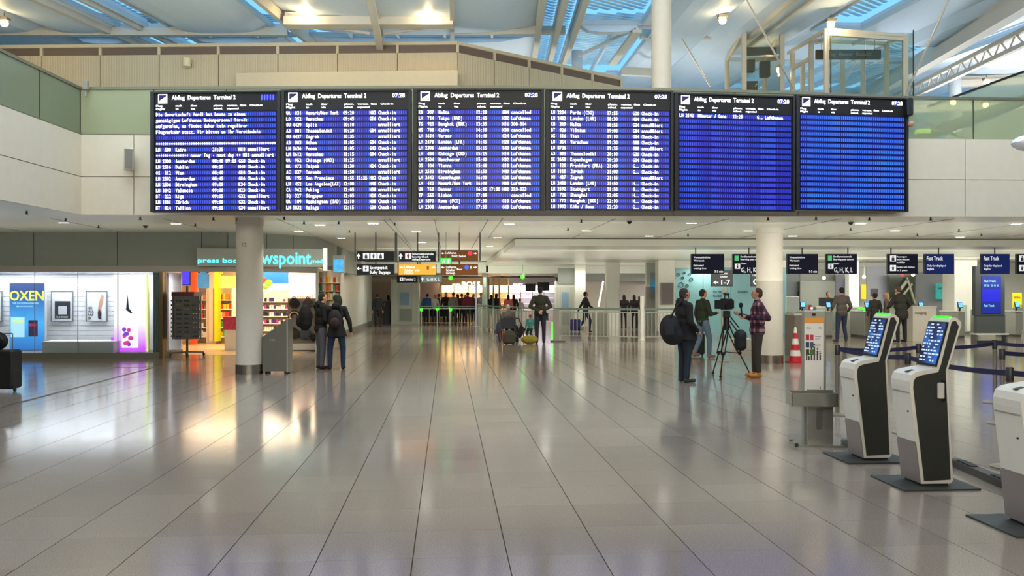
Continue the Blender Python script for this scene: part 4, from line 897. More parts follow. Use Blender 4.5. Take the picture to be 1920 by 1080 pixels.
# far luminous shops
def farshop(name, px0, px1, Y, wall, shelfm, signs, label, glow, gcol):
    t = E(name, label, 'shop front', (X(px0, Y), Y, 0)); W_ = X(px1, Y)-X(px0, Y); H_ = Z(522, Y)
    MB().box((0, 1.6, 0), (W_, 1.7, H_)).build('back_wall', wall, t); MB().box((0, 0, H_-.42), (W_, .12, H_)).build('fascia', shelfm, t); MB().box((0, 0, H_), (W_, 1.7, H_+.05)).build('top', WHITE, t)
    for i in range(4): MB().box((.02, 1.25, .7+i*.35), (W_-.02, 1.6, .73+i*.35)).build('shelf', shelfm, t)
    n = max(2, int(W_/.7))
    for i in range(n+1): MB().box((W_*i/n-.03, .0, 0), (W_*i/n+.03, .1, H_-.42)).build('post', mat('#d9cdb9', .4), t)
    for s, x, z, h, w_ in signs: m_ = MB(); put_text(m_, s, x*W_, z, h, -.02, w_=w_*W_, ext=.01); m_.build('lettering', mat('#ffffff', .4, emit=2.2, var=0), t)
    q = t.location; lamp('AREA', (q.x+W_/2, Y+.8, H_-.06), glow, gcol, W_*.9, .8)
    return t
farshop('far_shop', 824, 905, 48, mat('#ecd2a6', .5, var=.3, scale=3), mat('#e2bd8a', .5), [('BOSS', .52, 2.14, .26, .42), ('HUGO', .3, 2.16, .12, .18)], 'far warm orange shop front with white BOSS sign', 190, (1, .86, .68))
farshop('far_shop', 917, 953, 48, mat('#ecd2a6', .5, var=.3, scale=3), mat('#e2bd8a', .5), [], 'narrow far orange shop front right of the BOSS sign', 90, (1, .86, .68))
farshop('far_shop', 954, 1042, 48, mat('#f2f0f6', .5), mat('#d8d4dc', .5), [('DUTY', .1, 2.16, .12, .2)], 'far bright white shop front behind the uniformed man', 170, (.95, .95, 1))
for i, (px0, px1, py0, py1, lab) in enumerate(((1008, 1030, 529, 545, 'black hanging panel in the far white shop'), (985, 1004, 532, 546, 'dark garment display left in the far white shop'))):
    t, _, _ = block('garment_display', lab, 'display', px0, px1, py0, 47.6, BLACK, .1, py1)
def pillar(px0, px1, Y, label, m=mat('#e2e2d6', .4), ztop=3.08):
    t = E('square_pillar', None, None, (X(px0, Y), Y, 0), kind='structure'); W_ = X(px1, Y)-X(px0, Y)
    MB().box((0, 0, .12), (W_, W_, ztop), bev=.02).build('shaft', m, t); MB().box((-.01, -.01, 0), (W_+.01, W_+.01, .12)).build('base_band', STEEL, t)
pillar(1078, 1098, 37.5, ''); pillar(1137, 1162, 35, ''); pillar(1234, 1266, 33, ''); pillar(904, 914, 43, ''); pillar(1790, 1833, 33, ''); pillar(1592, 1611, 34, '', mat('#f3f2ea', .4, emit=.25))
block('wall_back_mid', None, None, 1095, 1140, 480, 41, mat('#dccfc0', .5), kind='structure'); block('wall_back_mid', None, None, 1160, 1215, 480, 41, mat('#bcb2aa', .5), kind='structure')
block('wall_back_mid', None, None, 1095, 1215, 500, 40.6, mat('#9fa098', .5), py1=527, kind='structure')
o = tag(MB().beam(P(1122, 575, 38), P(1131, 527, 38), .07, .07).build('light_tube', mat('#ffffff', .4, emit=1.2, var=0)), 'leaning white light tube between two white pillars', 'light')
block('wall_back_right', None, None, 1212, 1240, 470, 35.5, mat('#aeb0a6', .5), kind='structure')
t = E('arrow_panel', 'grey panel with blue triangular arrow beside the white pillar', 'panel', P(1219, 560, 35.4)); MB().box((0, 0, 0), (.36, .06, 1.15)).build('board', mat('#8b8f92', .5), t); MB().prism([(.02, .62), (.36, 1.15), (.36, .08)], -.012, 0, 'y').build('triangle', mat('#2188b8', .4, emit=.15), t)
t = E('notice_board', 'brownish grey notice board on the white pillar left of the black jacket man', 'board', P(1239, 571, 32.9)); MB().box((0, 0, 0), (.53, .08, .9)).build('frame', mat('#8f8c88', .4), t); MB().box((.03, -.01, .03), (.5, 0, .87)).build('face', mat('#756c6b', .5, var=.15, scale=20), t)
# turquoise wall with pictograms
tw = E('wall_turquoise', None, None, kind='structure'); a0, a1 = X(1266, 33.5), X(1475, 33.5)
for i in range(4): MB().box((a0+(a1-a0)*i/4+.01, 33.5, 0), (a0+(a1-a0)*(i+1)/4-.01, 33.6, 2.75)).build('panel', mat('#7fb0b4', .35, emit=.03), tw)
MB().box((a0, 33.5, 2.78), (a1, 33.6, 3.07)).build('top_strip', WHITE, tw)
o = MB(Matrix.Translation((a0, 33.48, 0))); k0 = P(1268, 530, 33.48).x-a0
for (px, py, r) in ((1272, 515, .06), (1280, 521, .05), (1277, 534, .10), (1293, 515, .05), (1296, 524, .07), (1288, 536, .06), (1283, 512, .04)):
    o.torus((X(px, 33.48)-a0, 0, Z(py, 33.48)), r, .014, 'y', 10, 5)
tag(o.build('icons', mat('#1c3a44', .5)), 'dark line drawn symbols on the turquoise wall', 'symbols', kind='stuff')
o = MB(); put_text(o, 'Für den', X(1338, 33.4), Z(549, 33.4), .1, 33.47, w_=.4); put_text(o, 'Notfall', X(1338, 33.4), Z(557, 33.4), .1, 33.47, w_=.35); put_text(o, 'Kunden', X(1385, 33.4), Z(549, 33.4), .1, 33.47, w_=.42)
tag(o.build('wall_lettering', mat('#16333c', .5)), 'dark German words on the turquoise wall', 'lettering')
# right hand back wall of grey partitions
gw = E('wall_partition', None, None, kind='structure')
for px0, px1, py0, h in ((1470, 1500, 505, '#80868a'), (1500, 1566, 527, '#b4b9ae'), (1500, 1566, 505, '#a2a59a'), (1566, 1589, 515, '#9496a8'), (1611, 1625, 500, '#b2b4a8'), (1625, 1664, 500, '#a0a4b0'), (1664, 1716, 500, '#aaac9f'), (1716, 1790, 510, '#9c9fa2'), (1832, 1960, 500, '#b8baae'), (1470, 1960, 470, '#cfd0c4')):
    y = 35.2+(.3 if py0 < 515 else 0)+(.4 if py0 < 490 else 0)
    MB().box((X(px0, y)+.01, y, 0), (X(px1, y)-.01, y+.08, Z(py0, y))).build('panel', mat(h, .35), gw)
o = tag(MB().box((X(1588, 35), 35.0, .2), (X(1591, 35), 35.1, 2.4)).build('orange_edge', mat('#c8502a', .4)), 'thin orange red vertical edge beside the lit white pillar', 'strip')
# windows with stairs behind
t = E('window_3', None, None, kind='structure'); MB().box((X(1666, 35.1), 35.05, 1.2), (X(1714, 35.1), 35.1, 2.5)).build('pane', mat('#3f4238', .15), t)
m_ = MB(); m_.beam(P(1668, 568, 34.9), P(1700, 527, 34.9), .08, .12); m_.beam(P(1680, 570, 34.9), P(1710, 532, 34.9), .06, .08); m_.beam(P(1700, 520, 34.9), P(1716, 570, 34.9), .06, .1)
m_.build('stair_string', mat('#a7ab92', .4), t)
def ttx(name, px0, px1, py0, py1, Y, m, label, cat, emit=None, txt=None):
    t = E(name, label, cat, P(px0, py1, Y)); W_ = (px1-px0)/1500*Y; H_ = (py1-py0)/1500*Y
    MB().box((0, 0, 0), (W_, .05, H_)).build('board', m, t)
    if txt: m_ = MB(); put_text(m_, txt, W_*.12, H_*.62, H_*.18, -.01, w_=W_*.7); m_.build('lettering', mat('#2b3a40', .5), t)
    return t
ttx('turquoise_poster', 1755, 1781, 531, 561, 35.1, mat('#3fb9b4', .4, emit=.3, var=.35, scale=5), 'turquoise poster standing in front of the grey partition', 'poster', txt='Service')
ttx('yellow_poster', 1615, 1624, 533, 561, 35.1, mat('#e8c80e', .4, emit=.4, var=.1), 'narrow yellow poster under a small round lamp', 'poster')
ttx('yellow_poster', 1899, 1916, 549, 577, 32, mat('#e8d01a', .4, emit=.4, var=.1), 'yellow poster at the right edge beside the glass screen', 'poster', txt='Info')
for i, (px, py, h, lab) in enumerate(((1545, 521, '#fff6c0', 'small round lamp above the grey green partition'), (1620, 519, '#eafff0', 'small round lamp above the narrow yellow poster'), (1712, 515, '#e8ffd0', 'small round greenish lamp on a pole left of the Fast Track screen'), (1692, 515, '#f02030', 'small red round lamp above the stair window'), (1800, 516, '#f0fff4', 'tiny round lamp over the square pillar'))):
    t = E('small_lamp', lab, 'lamp', P(px, py, 33.5)); MB().ball((0, 0, 0), .075, 10).build('globe', mat(h, .4, emit=3, var=0), t, True); MB().cyl((0, 0, -.06 if py > 600 else .06), (0, 0, 3.05-t.location.z), .012, n=6).build('stem', GREY, t)
# dark totem with screen
t = E('screen_totem', 'tall dark totem with a blue screen standing behind the belt barriers', 'totem', (X(1829, 27), 27, 0))
MB().box((0, 0, .95), (.99, .2, 2.62)).build('casing', mat('#3c4140', .4), t); MB().box((.05, .05, .0), (1.0, .15, .1)).build('foot', mat('#2c2e2e', .4), t)
MB().box((.05, .02, .35), (1.02, .2, .98)).build('lower_casing', mat('#474c4b', .4), t); MB().box((-.02, -.05, .30), (1.1, .3, .35)).build('ledge', mat('#c6c8c0', .4), t)
for x in (.0, 1.03): MB().box((x, 0, 0), (x+.05, .25, .3)).build('leg', mat('#55585a', .4), t)
s_ = MB().box((.2, -.02, 1.02), (.85, 0, 2.28)).build('screen', mat('#12207a', .3, emit=.7, var=.15), t)
m_ = MB(); put_text(m_, 'Fast Track', .27, 2.08, .08, -.03, w_=.4); put_text(m_, '07:28  G  H  K', .27, 1.93, .07, -.03, w_=.5); put_text(m_, 'Fast Track', .27, 1.25, .08, -.03, w_=.35); m_.build('lettering', mat('#7fc0d8', .4, emit=.8, var=0), s_)
m_ = MB().box((.21, -.022, 1.42), (.84, -.02, 1.85)).build('blue_field', mat('#1a1ca8', .3, emit=.8), s_)
# ---- boarding pass gates
gb = E('boarding_gate', 'x', 'gate', (0, 0, 0), group='boarding pass gates')
MB().box((0, 0, .08), (.28, 1.3, .98), bev=.02).build('cabinet', mat('#a2a49b', .35, metal=.4), gb); MB().box((.02, .02, 0), (.26, 1.28, .08)).build('plinth', mat('#4c4c48', .5), gb)
MB().box((-.01, -.02, .98), (.29, 1.32, 1.02)).build('top_cover', mat('#c5c7bf', .3), gb)
MB().box((.28, .55, .25), (.66, .565, 1.25)).build('glass_wing', glass('#b9cfc2', .12), gb)
MB().cyl((.14, .15, 1.0), (.14, .12, 1.14), .035, n=10).build('reader_stem', DARK, gb)
MB(Matrix.Translation((.14, .1, 1.24)) @ Matrix.Rotation(R(-20), 4, 'X')).box((-.09, -.03, -.11), (.09, .03, .13), bev=.01).build('reader', mat('#15171c', .3), gb)
MB(Matrix.Translation((.14, .1, 1.24)) @ Matrix.Rotation(R(-20), 4, 'X')).box((-.07, -.036, -.08), (.07, -.03, .10)).build('reader_screen', mat('#5aa0ff', .3, emit=1.6, var=.4, scale=12), gb)
first = True
for px, py, lab in ((1500, 632, 'boarding gate nearest the round white column on the right'), (1548, 633, 'boarding gate left of the man in the brown top'), (1621, 634, 'boarding gate directly right of the man in the brown top'), (1722, 634, 'boarding gate hidden behind the nearer check-in kiosk'), (1796, 634, 'boarding gate left of the dark screen totem'), (1903, 632, 'boarding gate right of the dark screen totem')):
    p = F(px, py)
    if first: gb.location = p; gb['label'] = lab; first = False
    else: copy_tree(gb, p, label=lab)
# green lit wing barriers
GL_ = mat('#37f01e', .4, emit=2.5, var=0)
def greenpost(px, py, label, tilt=.25):
    p = F(px, py); t = E('light_post', label, 'post', p)
    MB().box((-.04, 0, 0), (.05, .5, 1.08)).build('casing', mat('#b4b6ac', .35, metal=.3), t)
    MB().beam((-.22, .1, 1.14), (-.04, .02, 1.10), .1, .06).build('green_light', GL_, t); MB().beam((-.03, -.01, 1.10), (.03, -.01, 1.0), .06, .04).build('green_light', GL_, t)
greenpost(1620, 632, 'post with green light between the two middle boarding gates'); greenpost(1836, 634, 'post with green light at the foot of the dark totem')
# grey desks and cabinets
def desk(px0, px1, py0, py1, m, label, name='desk', d=.6):
    Y = F(0, py1).y; t = E(name, label, 'desk', (X(px0, Y), Y, 0)); W_ = X(px1, Y)-X(px0, Y); H_ = Z(py0, Y)
    MB().box((.02, .02, 0), (W_-.02, d, H_-.05)).build('body', m, t); MB().box((0, 0, H_-.05), (W_, d+.02, H_)).build('top', mat('#c9cabf', .4), t); return t, W_, H_
desk(1489, 1510, 588, 668, mat('#7d7468', .4), 'brown grey metal cabinet between the traffic cone and the size guide', 'cabinet', .8)
t, W_, H_ = desk(1711, 1757, 574, 640, mat('#d2cbbb', .5), 'pale check desk right of the man in the dark coat', 'check_desk')
m_ = MB(); put_text(m_, 'Ausgang', .08, H_-.28, .1, .005, w_=.42); m_.build('lettering', mat('#6b665c', .5), t)
desk(1530, 1612, 575, 630, mat('#a5a79c', .5), 'long grey staff counter behind the gates', 'staff_counter')
t = E('monitor', 'small monitor on the staff counter beside the woman in black', 'monitor', P(1536, 573, 32.3)); MB().box((0, 0, 0), (.4, .05, .32)).build('housing', BLACK, t); MB().box((.15, .02, -.1), (.25, .06, 0)).build('stand', BLACK, t)
t = E('monitor', 'white backed monitor on a stand beside the round white column', 'monitor', P(1474, 585, 25)); MB().box((0, 0, 0), (.42, .06, .48), bev=.01).build('housing', mat('#c9d3cf', .4), t); MB().cyl((.25, .03, -(t.location.z)), (.25, .03, 0), .035, n=10).build('stand', mat('#c2c6c2', .3), t)
t = E('monitor', 'small dark screen above the belt barriers behind the partition lamp', 'monitor', P(1633, 556, 33)); MB().box((0, 0, 0), (.3, .05, .33)).build('housing', mat('#3b3a38', .4), t); MB().cyl((.15, .02, -1.5), (.15, .02, 0), .02, n=8).build('stand', GREY, t)
t = E('card_reader', 'red hand scanner on the second boarding gate', 'scanner', P(1517, 583, 30)); MB().box((0, 0, -.1), (.09, .08, .22), bev=.01).build('body', mat('#c01f3a', .4), t); MB().ball((.1, 0, .1), .045, 8).build('light', mat('#ffffff', .4, emit=1.5, var=0), t)
# traffic cone
cn = E('traffic_cone', 'red and white traffic cone beside the round white column', 'cone', F(1476, 681)); cn.location.y += .15; cn.location.x += .25; MB().box((-.19, -.19, 0), (.19, .19, .03)).build('foot', mat('#b5202a', .5), cn)
r0 = .15
for i in range(6): z = .03+i*.14; MB().cyl((0, 0, z), (0, 0, z+.14), r0-i*.021, r0-(i+1)*.021, 16).build('band', mat('#c4202c' if i % 2 == 0 else '#e9e5e0', .5), cn, True)
# railings
def railing(label, a, b, h=1.05, sp=.14, glass_top=True, posts=2.2, m=mat('#b3b7ac', .35, metal=.5)):
    a = Vector(a); b = Vector(b); t = E('railing', label, 'railing', a); L_ = (b-a).length; u = (b-a)/L_
    MB().beam(a+Vector((0, 0, h)), b+Vector((0, 0, h)), .09, .07).build('handrail', mat('#6f8078', .3), t, W=True)
    MB().beam(a+Vector((0, 0, .12)), b+Vector((0, 0, .12)), .03, .03).build('bottom_rail', m, t, W=True)
    MB().beam(a+Vector((0, 0, h-.12)), b+Vector((0, 0, h-.12)), .03, .03).build('top_rail', m, t, W=True)
    k = int(L_/posts)+1
    for i in range(k+1): q = a+u*(L_*i/k); MB().box((q.x-.03, q.y-.03, 0), (q.x+.03, q.y+.03, h)).build('post', m, t, W=True)
    mb = MB(); k = int(L_/sp)
    for i in range(1, k): q = a+u*(L_*i/k); mb.cyl((q.x, q.y, .12), (q.x, q.y, h-.12), .016, n=6)
    mb.build('bars', m, t, W=True, kind='stuff')
railing('long steel railing with vertical bars left of the uniformed man', F(903, 618), F(1006, 634), 1.12)
railing('steel railing with vertical bars between the uniformed man and the white post', F(1040, 635), F(1198, 638), 1.12)
railing('steel railing with vertical bars behind the man in the black jacket', F(1208, 638), F(1300, 637), 1.12)
railing('distant steel railing receding behind the seated travellers', F(903, 617), F(888, 605), 1.1)
railing('low distant railing left of the first security booth', F(700, 607), F(735, 607), 1.0, .3)
railing('low distant railing in front of the crowd at the counter', F(786, 609.5), F(900, 609.5), 1.0, .5)
for i, (px, py0, py1, wpx, m, lab) in enumerate(((1204, 555, 638, 8, WHITE, 'tall white post between the two railings'), (909, 520, 618, 6, mat('#8fa295', .3), 'pale green glass post at the start of the long railing'), (925, 522, 620, 3, mat('#5c6a60', .4), 'thin dark upright beside the pale green glass post'), (937, 515, 622, 2.4, mat('#5c6a60', .4), 'second thin dark upright beside the pale green glass post'), (1355, 560, 678, 6, mat('#b8b6ac', .3, metal=.5), 'steel pole with round foot behind the camera tripod'), (893, 528, 612, 4, mat('#c7cbe0', .4), 'pale lavender post in front of the far orange shop'))):
    p = F(px, py1); t = E('post', lab, 'post', p); MB().cyl((0, 0, 0), (0, 0, Z(py0, p.y)), wpx/3000*p.y, n=12).build('shaft', m, t, True); MB().cyl((0, 0, 0), (0, 0, .03), wpx/3000*p.y+(.12 if i in (4,) else .04), n=16).build('foot', m, t)
t = E('barrier_post', 'grey barrier post with a green light strip right of the uniformed man', 'post', F(1043, 641)); MB().box((-.1, -.03, .04), (.1, .1, 1.15)).build('shaft', mat('#8d8a80', .4), t); MB().box((-.2, -.12, 0), (.32, .15, .04)).build('foot', mat('#55524a', .5), t); MB().box((-.17, -.05, .1), (-.12, -.02, .68)).build('green_light', GL_, t)
for px, py, lab in ((790, 581, 'green indicator lamp on the rail left in front of the blue jacket'), (820, 580, 'green indicator lamp on the rail below the dark counter'), (845, 581, 'green indicator lamp on the rail in front of the beige coat')):
    p = P(px, py, 42.6); t = E('indicator_lamp', lab, 'lamp', (p.x, p.y, 0)); MB().cyl((0, 0, 0), (0, 0, p.z-.08), .035, n=8).build('stem', mat('#b9bdb0', .4), t); MB().ball((0, 0, p.z), .08, 10).build('light', GL_, t, True)
for px, py, lab in ((980, 519, 'green ceiling indicator light left of the lowered ceiling edge'), (845, 521, 'green ceiling indicator light under the brown signs')):
    p = P(px, py, 39.0); t = E('indicator_lamp', lab, 'lamp', p); MB().ball((0, 0, 0), .11, 10).build('light', GL_, t, True); MB().cyl((0, 0, .1), (0, 0, (3.07 if px > 900 else 3.27)-p.z), .015, n=6).build('stem', GREY, t)
t = E('exit_sign', 'green exit sign overlapping the lower corner of the upper brown sign', 'sign', P(825, 496, 20.5)); MB().box((0, 0, 0), (.30, .05, .17)).build('housing', mat('#1e7a2c', .4), t); m_ = MB().box((.01, -.01, .01), (.29, 0, .16)).build('face', mat('#2fd04a', .4, emit=.9, var=0), t)
m_ = MB(); m_.prism([(.05, .03), (.1, .14), (.14, .03), (.1, .08)], -.015, -.01, 'y'); m_.box((.18, -.015, .03), (.24, -.01, .13)); m_.build('pictogram', WL, t); MB().cyl((.15, .03, .17), (.15, .03, 3.27-t.location.z), .008, n=6).build('stem', GREY, t)
# dark counter of the far crowd
t = E('baggage_counter', 'dark long baggage counter in front of the far crowd', 'counter', F(784, 606)); W_ = X(900, 45.5)-X(784, 45.5); t.location.y = 46.2; t.location.x = X(784, 46.2)
MB().box((0, 0, .35), (2.2, .5, .95)).build('body', mat('#2b2e2b', .5), t); MB().box((-.1, -.05, .0), (2.3, .5, .3)).build('lower_shelf', mat('#c9a468', .5), t)
for x in (.1, 1.1, 2.1): MB().box((x, 0, .0), (x+.08, .4, .95)).build('leg', BLACK, t)
t, W_, H_ = block('side_panel', 'dark display board behind the travellers by the left far railing', 'board', 718, 735, 565, 44.6, mat('#3b3d40', .5), .2)
t, W_, H_ = block('grey_cabinet', 'grey olive cabinet behind the railing right of the walking traveller', 'cabinet', 1112, 1142, 585, 33, mat('#8c8c7c', .5), .5)
t, W_, H_ = block('white_block', 'white box below the railing at the foot of the square pillar', 'box', 1143, 1160, 585, 31.5, mat('#e0e2d8', .5), .4)
t, W_, H_ = block('grey_trolley', 'white grey crate on castors behind the camera tripod', 'crate', 1376, 1412, 636, 24, mat('#c6c6bc', .45), .5)
# ---- ceiling fittings
DLM = mat('#f2f4f0', .4); 
dl = E('downlight', 'small white rectangular downlight set in the ceiling above the lower hall', 'downlight', (0, 0, 0), group='ceiling downlights under the bridge')
MB().box((-.13, -.07, -.015), (.13, .07, .01)).build('frame', DLM, dl)
for x in (-.08, 0, .08): MB().cyl((x, 0, -.025), (x, 0, -.014), .03, n=10).build('lens', mat('#fffaf0', .4, emit=3, var=0), dl)
first = True
for px, py in ((955, 421), (933, 446), (918, 462), (780, 435), (791, 455), (600, 423), (640, 447), (1100, 433), (1297, 419), (1403, 433), (1217, 443), (1613, 420), (1678, 433), (1905, 421), (1486, 443), (1800, 445), (870, 480), (950, 480), (330, 420), (120, 418), (560, 434), (700, 420)):
    D = 1.57*1500/(550-py); z = 3.29
    if px > 965 and D > 23.1: D = 1.37*1500/(550-py); z = 3.07
    q = P(px, py, D); q.z = z
    if first: dl.location = q; first = False
    else: copy_tree(dl, q)
sk0 = E('sprinkler', 'tiny dark sprinkler head on the ceiling above the lower hall', 'sprinkler', (0, 0, 0), group='sprinklers on the lower ceiling')
MB().cyl((0, 0, -.05), (0, 0, .02), .018, n=8).build('stem', DARK, sk0); MB().cyl((0, 0, -.06), (0, 0, -.05), .035, n=10).build('plate', DARK, sk0)
first = True
for px, py in ((50, 399), (123, 412), (185, 425), (400, 408), (366, 422), (263, 410), (445, 405), (533, 410), (570, 418), (635, 418), (655, 434), (740, 420), (1065, 430), (1090, 415), (1245, 403), (1290, 440), (1440, 405), (1530, 410), (1595, 430), (1630, 405), (1720, 440), (1745, 405), (1798, 432), (1840, 440)):
    D = 1.56*1500/(550-py); q = P(px, py, D); q.z = 3.29
    if D > 23 and px > 960: continue
    if D < 16.6 and px > 150: D = 16.8; q = P(px, py, D); q.z = 3.29
    if first: sk0.location = q; first = False
    else: copy_tree(sk0, q)
for px, py, lab in ((273, 424, 'small dark dome camera on the ceiling above the shop window'), (1180, 416, 'small dark dome camera on the ceiling in front of the lowered part'), (1595, 418, 'small dark dome camera on the ceiling right of the round column')):
    D = 1.57*1500/(550-py); q = P(px, py, D); q.z = 3.29; t = E('dome_camera', lab, 'camera', q); MB().cyl((0, 0, -.02), (0, 0, 0), .06, n=16).build('mount', GREY, t); MB().ball((0, 0, -.02), .05, 12).build('dome', DARK, t, True)
# ================= UPPER RIGHT: lift shaft, glass lobby, escalator
def Fr(t, a, b, w_=.12, m=None, nm='frame_member'): return MB().beam(a, b, w_, w_).build(nm, m or mat('#c9bfa8', .4), t, W=True)
CG = glass('#b6d0c0', .04)
ls = E('lift_shaft', 'glass lift shaft with cream steel frame behind the fourth board', 'lift', P(1395, 165, 31)); Y0, Y1 = 31, 35
pA, pB, pC = P(1395, 55, Y0), P(1466, 60, Y0), P(1363, 95, Y1); zb = 4.85
for q, zt in ((pA, pA.z), (pB, pA.z), (Vector((pC.x, Y1, 0)), pA.z), (Vector((pB.x+.6, Y1, 0)), pA.z)): Fr(ls, (q.x, q.y, zb), (q.x, q.y, zt), .16, nm='post')
cor = [(pA.x, Y0), (pB.x, Y0), (pB.x+.6, Y1), (pC.x, Y1)]
for zt in (pA.z, zb+2.6, zb+.1):
    for a, b in zip(cor, cor[1:]+cor[:1]): Fr(ls, (*a, zt), (*b, zt), .16, nm='crossbar')
for a, b in zip(cor, cor[1:]+cor[:1]):
    MB().add([(*a, zb), (*b, zb), (*b, pA.z), (*a, pA.z)], [(0, 1, 2, 3)]).build('glass_pane', CG, ls, W=True)
MB().box((pA.x+.1, Y0+.3, pA.z-.9), (pB.x-.1, Y0+.5, pA.z-.6)).build('head_beam', mat('#5a554c', .5), ls, W=True)
for (x0, x1, z0, z1) in ((.25, .55, -1.5, -1.05), (.8, 1.15, -1.7, -1.1), (.1, .65, -2.5, -1.9)): MB().box((pA.x+x0, Y0+.4, pA.z+z0), (pA.x+x1, Y0+.7, pA.z+z1)).build('machinery', mat('#4a4740', .5), ls, W=True)
MB().box((pA.x+.2, Y0+1.2, zb+2.4), (pB.x-.1, Y0+2.4, zb+4.3)).build('motor_room', mat('#b9ae97', .5), ls, W=True)
for k in range(7): x = pA.x+.15+k*.18; MB().box((x, Y0+1, zb), (x+.05, Y0+1.1, zb+2.5)).build('guide_rail', mat('#4b514c', .4), ls, W=True)
lb_ = E('lift_lobby', 'glass enclosure with steel frame and black sign above the right boards', 'lobby', P(1480, 165, 27)); 
k = [P(1520, 95, 30), P(1695, 70, 27), P(1655, 82, 33), P(1549, 58, 27)]
posts = [(1486, 100, 31), (1521, 75, 30), (1549, 55, 27.0), (1580, 110, 34), (1618, 112, 34), (1662, 80, 31), (1697, 68, 27.0), (1505, 115, 33)]
for px, py, Y in posts: q = P(px, py, Y); Fr(lb_, (q.x, q.y, zb), tuple(q), .15, nm='post')
for (a, b) in (((1549, 56, 27), (1697, 68, 27)), ((1549, 63, 27), (1697, 74, 27)), ((1521, 76, 30), (1662, 82, 31)), ((1549, 56, 27), (1478, 100, 34)), ((1697, 68, 27), (1655, 84, 33)), ((1485, 130, 31), (1521, 108, 30)), ((1580, 60, 27), (1530, 80, 31)), ((1640, 64, 27), (1600, 82, 31))): Fr(lb_, tuple(P(*a)), tuple(P(*b)), .12, nm='crossbar')
for (a, b, Y) in ((1549, 1622, 27), (1622, 1697, 27), (1697, 1713, 27)):
    MB().box((X(a, Y)+.02, Y-.02, zb), (X(b, Y)-.02, Y, P(a, 62, Y).z)).build('glass_pane', CG, lb_, W=True)
for px in (1558, 1713): q = P(px, 56, 26.8); MB().box((q.x-.015, q.y, zb), (q.x+.015, q.y+.03, q.z)).build('dark_upright', DGAP, lb_, W=True)
bs = E('black_sign', 'long black hanging sign inside the glass lift lobby', 'sign', P(1531, 110, 28)); W_ = (1652-1531)/1500*28; MB().box((0, 0, 0), (W_, .12, .32)).build('housing', mat('#2a2824', .4), bs)
m_ = MB(); put_text(m_, 'Aufzug   Elevator   Ebene 05', .25, .1, .11, -.006, w_=W_-.6); m_.build('lettering', mat('#8a8474', .5), bs)
for x in (.2, W_-.2): MB().cyl((x, .06, .32), (x, .06, 1.0), .012, n=6).build('hanger', GREY, bs)
# escalator to the upper right
es = E('escalator', 'escalator with glass sides rising to the right behind the bridge balustrade', 'escalator', P(1715, 258, 22)); 
a, b = P(1722, 262, 22), P(1990, 165, 22)
MB().beam(a, b, .9, .22).build('truss', mat('#3c413a', .5), es, W=True); MB().beam(a+Vector((0, -.5, .8)), b+Vector((0, -.5, .8)), .08, .06).build('handrail', BLACK, es, W=True)
g_ = MB(); d0 = Vector((0, -.48, 0)); g_.add([a+d0, b+d0, b+d0+Vector((0, 0, .8)), a+d0+Vector((0, 0, .8))], [(0, 1, 2, 3)]); g_.build('glass_side', GRN, es, W=True)
m_ = MB(); n = 22
for i in range(n): q = a+(b-a)*i/n; MB().box((q.x, q.y-.4, q.z+.08), (q.x+.26, q.y+.4, q.z+.20)).build('step', mat('#6f736b', .4), es, W=True)
MB().add([(a.x+.4, 21.4, 4.86), (b.x, 21.4, 4.86), tuple(b+Vector((0, -.6, -.15))), tuple(a+Vector((.4, -.6, -.02)))], [(0, 1, 2, 3)]).build('cladding', mat('#c9c7ab', .5), es, W=True)
t = tag(MB().cyl(P(1700, 215, 20), P(1812, 262, 18), .025, n=8).build('handrail_bar', mat('#4b4f42', .4)), 'thin dark bar slanting down behind the right balustrade glass', 'bar')
t = E('green_step_light', 'glowing green light at the foot of the escalator', 'light', P(1722, 247, 19.5)); MB().box((0, 0, -.05), (.32, .2, .08), bev=.02).build('cover', mat('#b8e838', .4, emit=.9), t); MB().box((-.02, -.02, -.08), (.34, .22, -.05)).build('base', DARK, t)
t = E('dark_camera_box', 'dark wall bracket box on the right side of the last board', 'box', P(1702, 216, 16.0)); MB().box((0, 0, 0), (.12, .3, .36), bev=.02).build('housing', DARK, t); MB().ball((.06, -.01, -.18), .06, 10).build('lens', mat('#b98a6a', .3), t)
t = E('white_dome', 'white rounded lamp housing cut by the right edge beside the facade', 'lamp', P(1924, 268, 12.5)); MB().ball((.1, 0, 0), (.32, .2, .13), 16).build('housing', mat('#e4e4e6', .3), t, True); MB().cyl((.3, 0, 0), (2.5, 0, 0), .03, n=8).build('arm', GREY, t)
# ================= KIOSKS =================
KW = mat('#e6e0d4', .35); KD = mat('#33342f', .45); KS = mat('#9b918d', .35, metal=.35)
def scr_mat():
    m = bpy.data.materials.new('kiosk_screen'); m.use_nodes = True; nt = m.node_tree; N = nt.nodes; L = nt.links; b = N['Principled BSDF']
    tc = N.new('ShaderNodeTexCoord'); n1 = N.new('ShaderNodeTexNoise'); n1.inputs['Scale'].default_value = 4.5; L.new(tc.outputs['Object'], n1.inputs[0])
    c1_ = N.new('ShaderNodeValToRGB'); c1_.color_ramp.elements[0].position = .4; c1_.color_ramp.elements[0].color = (.003, .008, .05, 1); c1_.color_ramp.elements[1].position = .65; c1_.color_ramp.elements[1].color = (.03, .2, .75, 1)
    L.new(n1.outputs['Fac'], c1_.inputs[0]); L.new(c1_.outputs[0], b.inputs['Emission Color']); b.inputs['Emission Strength'].default_value = .75
    b.inputs['Base Color'].default_value = (.01, .01, .02, 1); b.inputs['Roughness'].default_value = .15; return m
SCM = scr_mat()
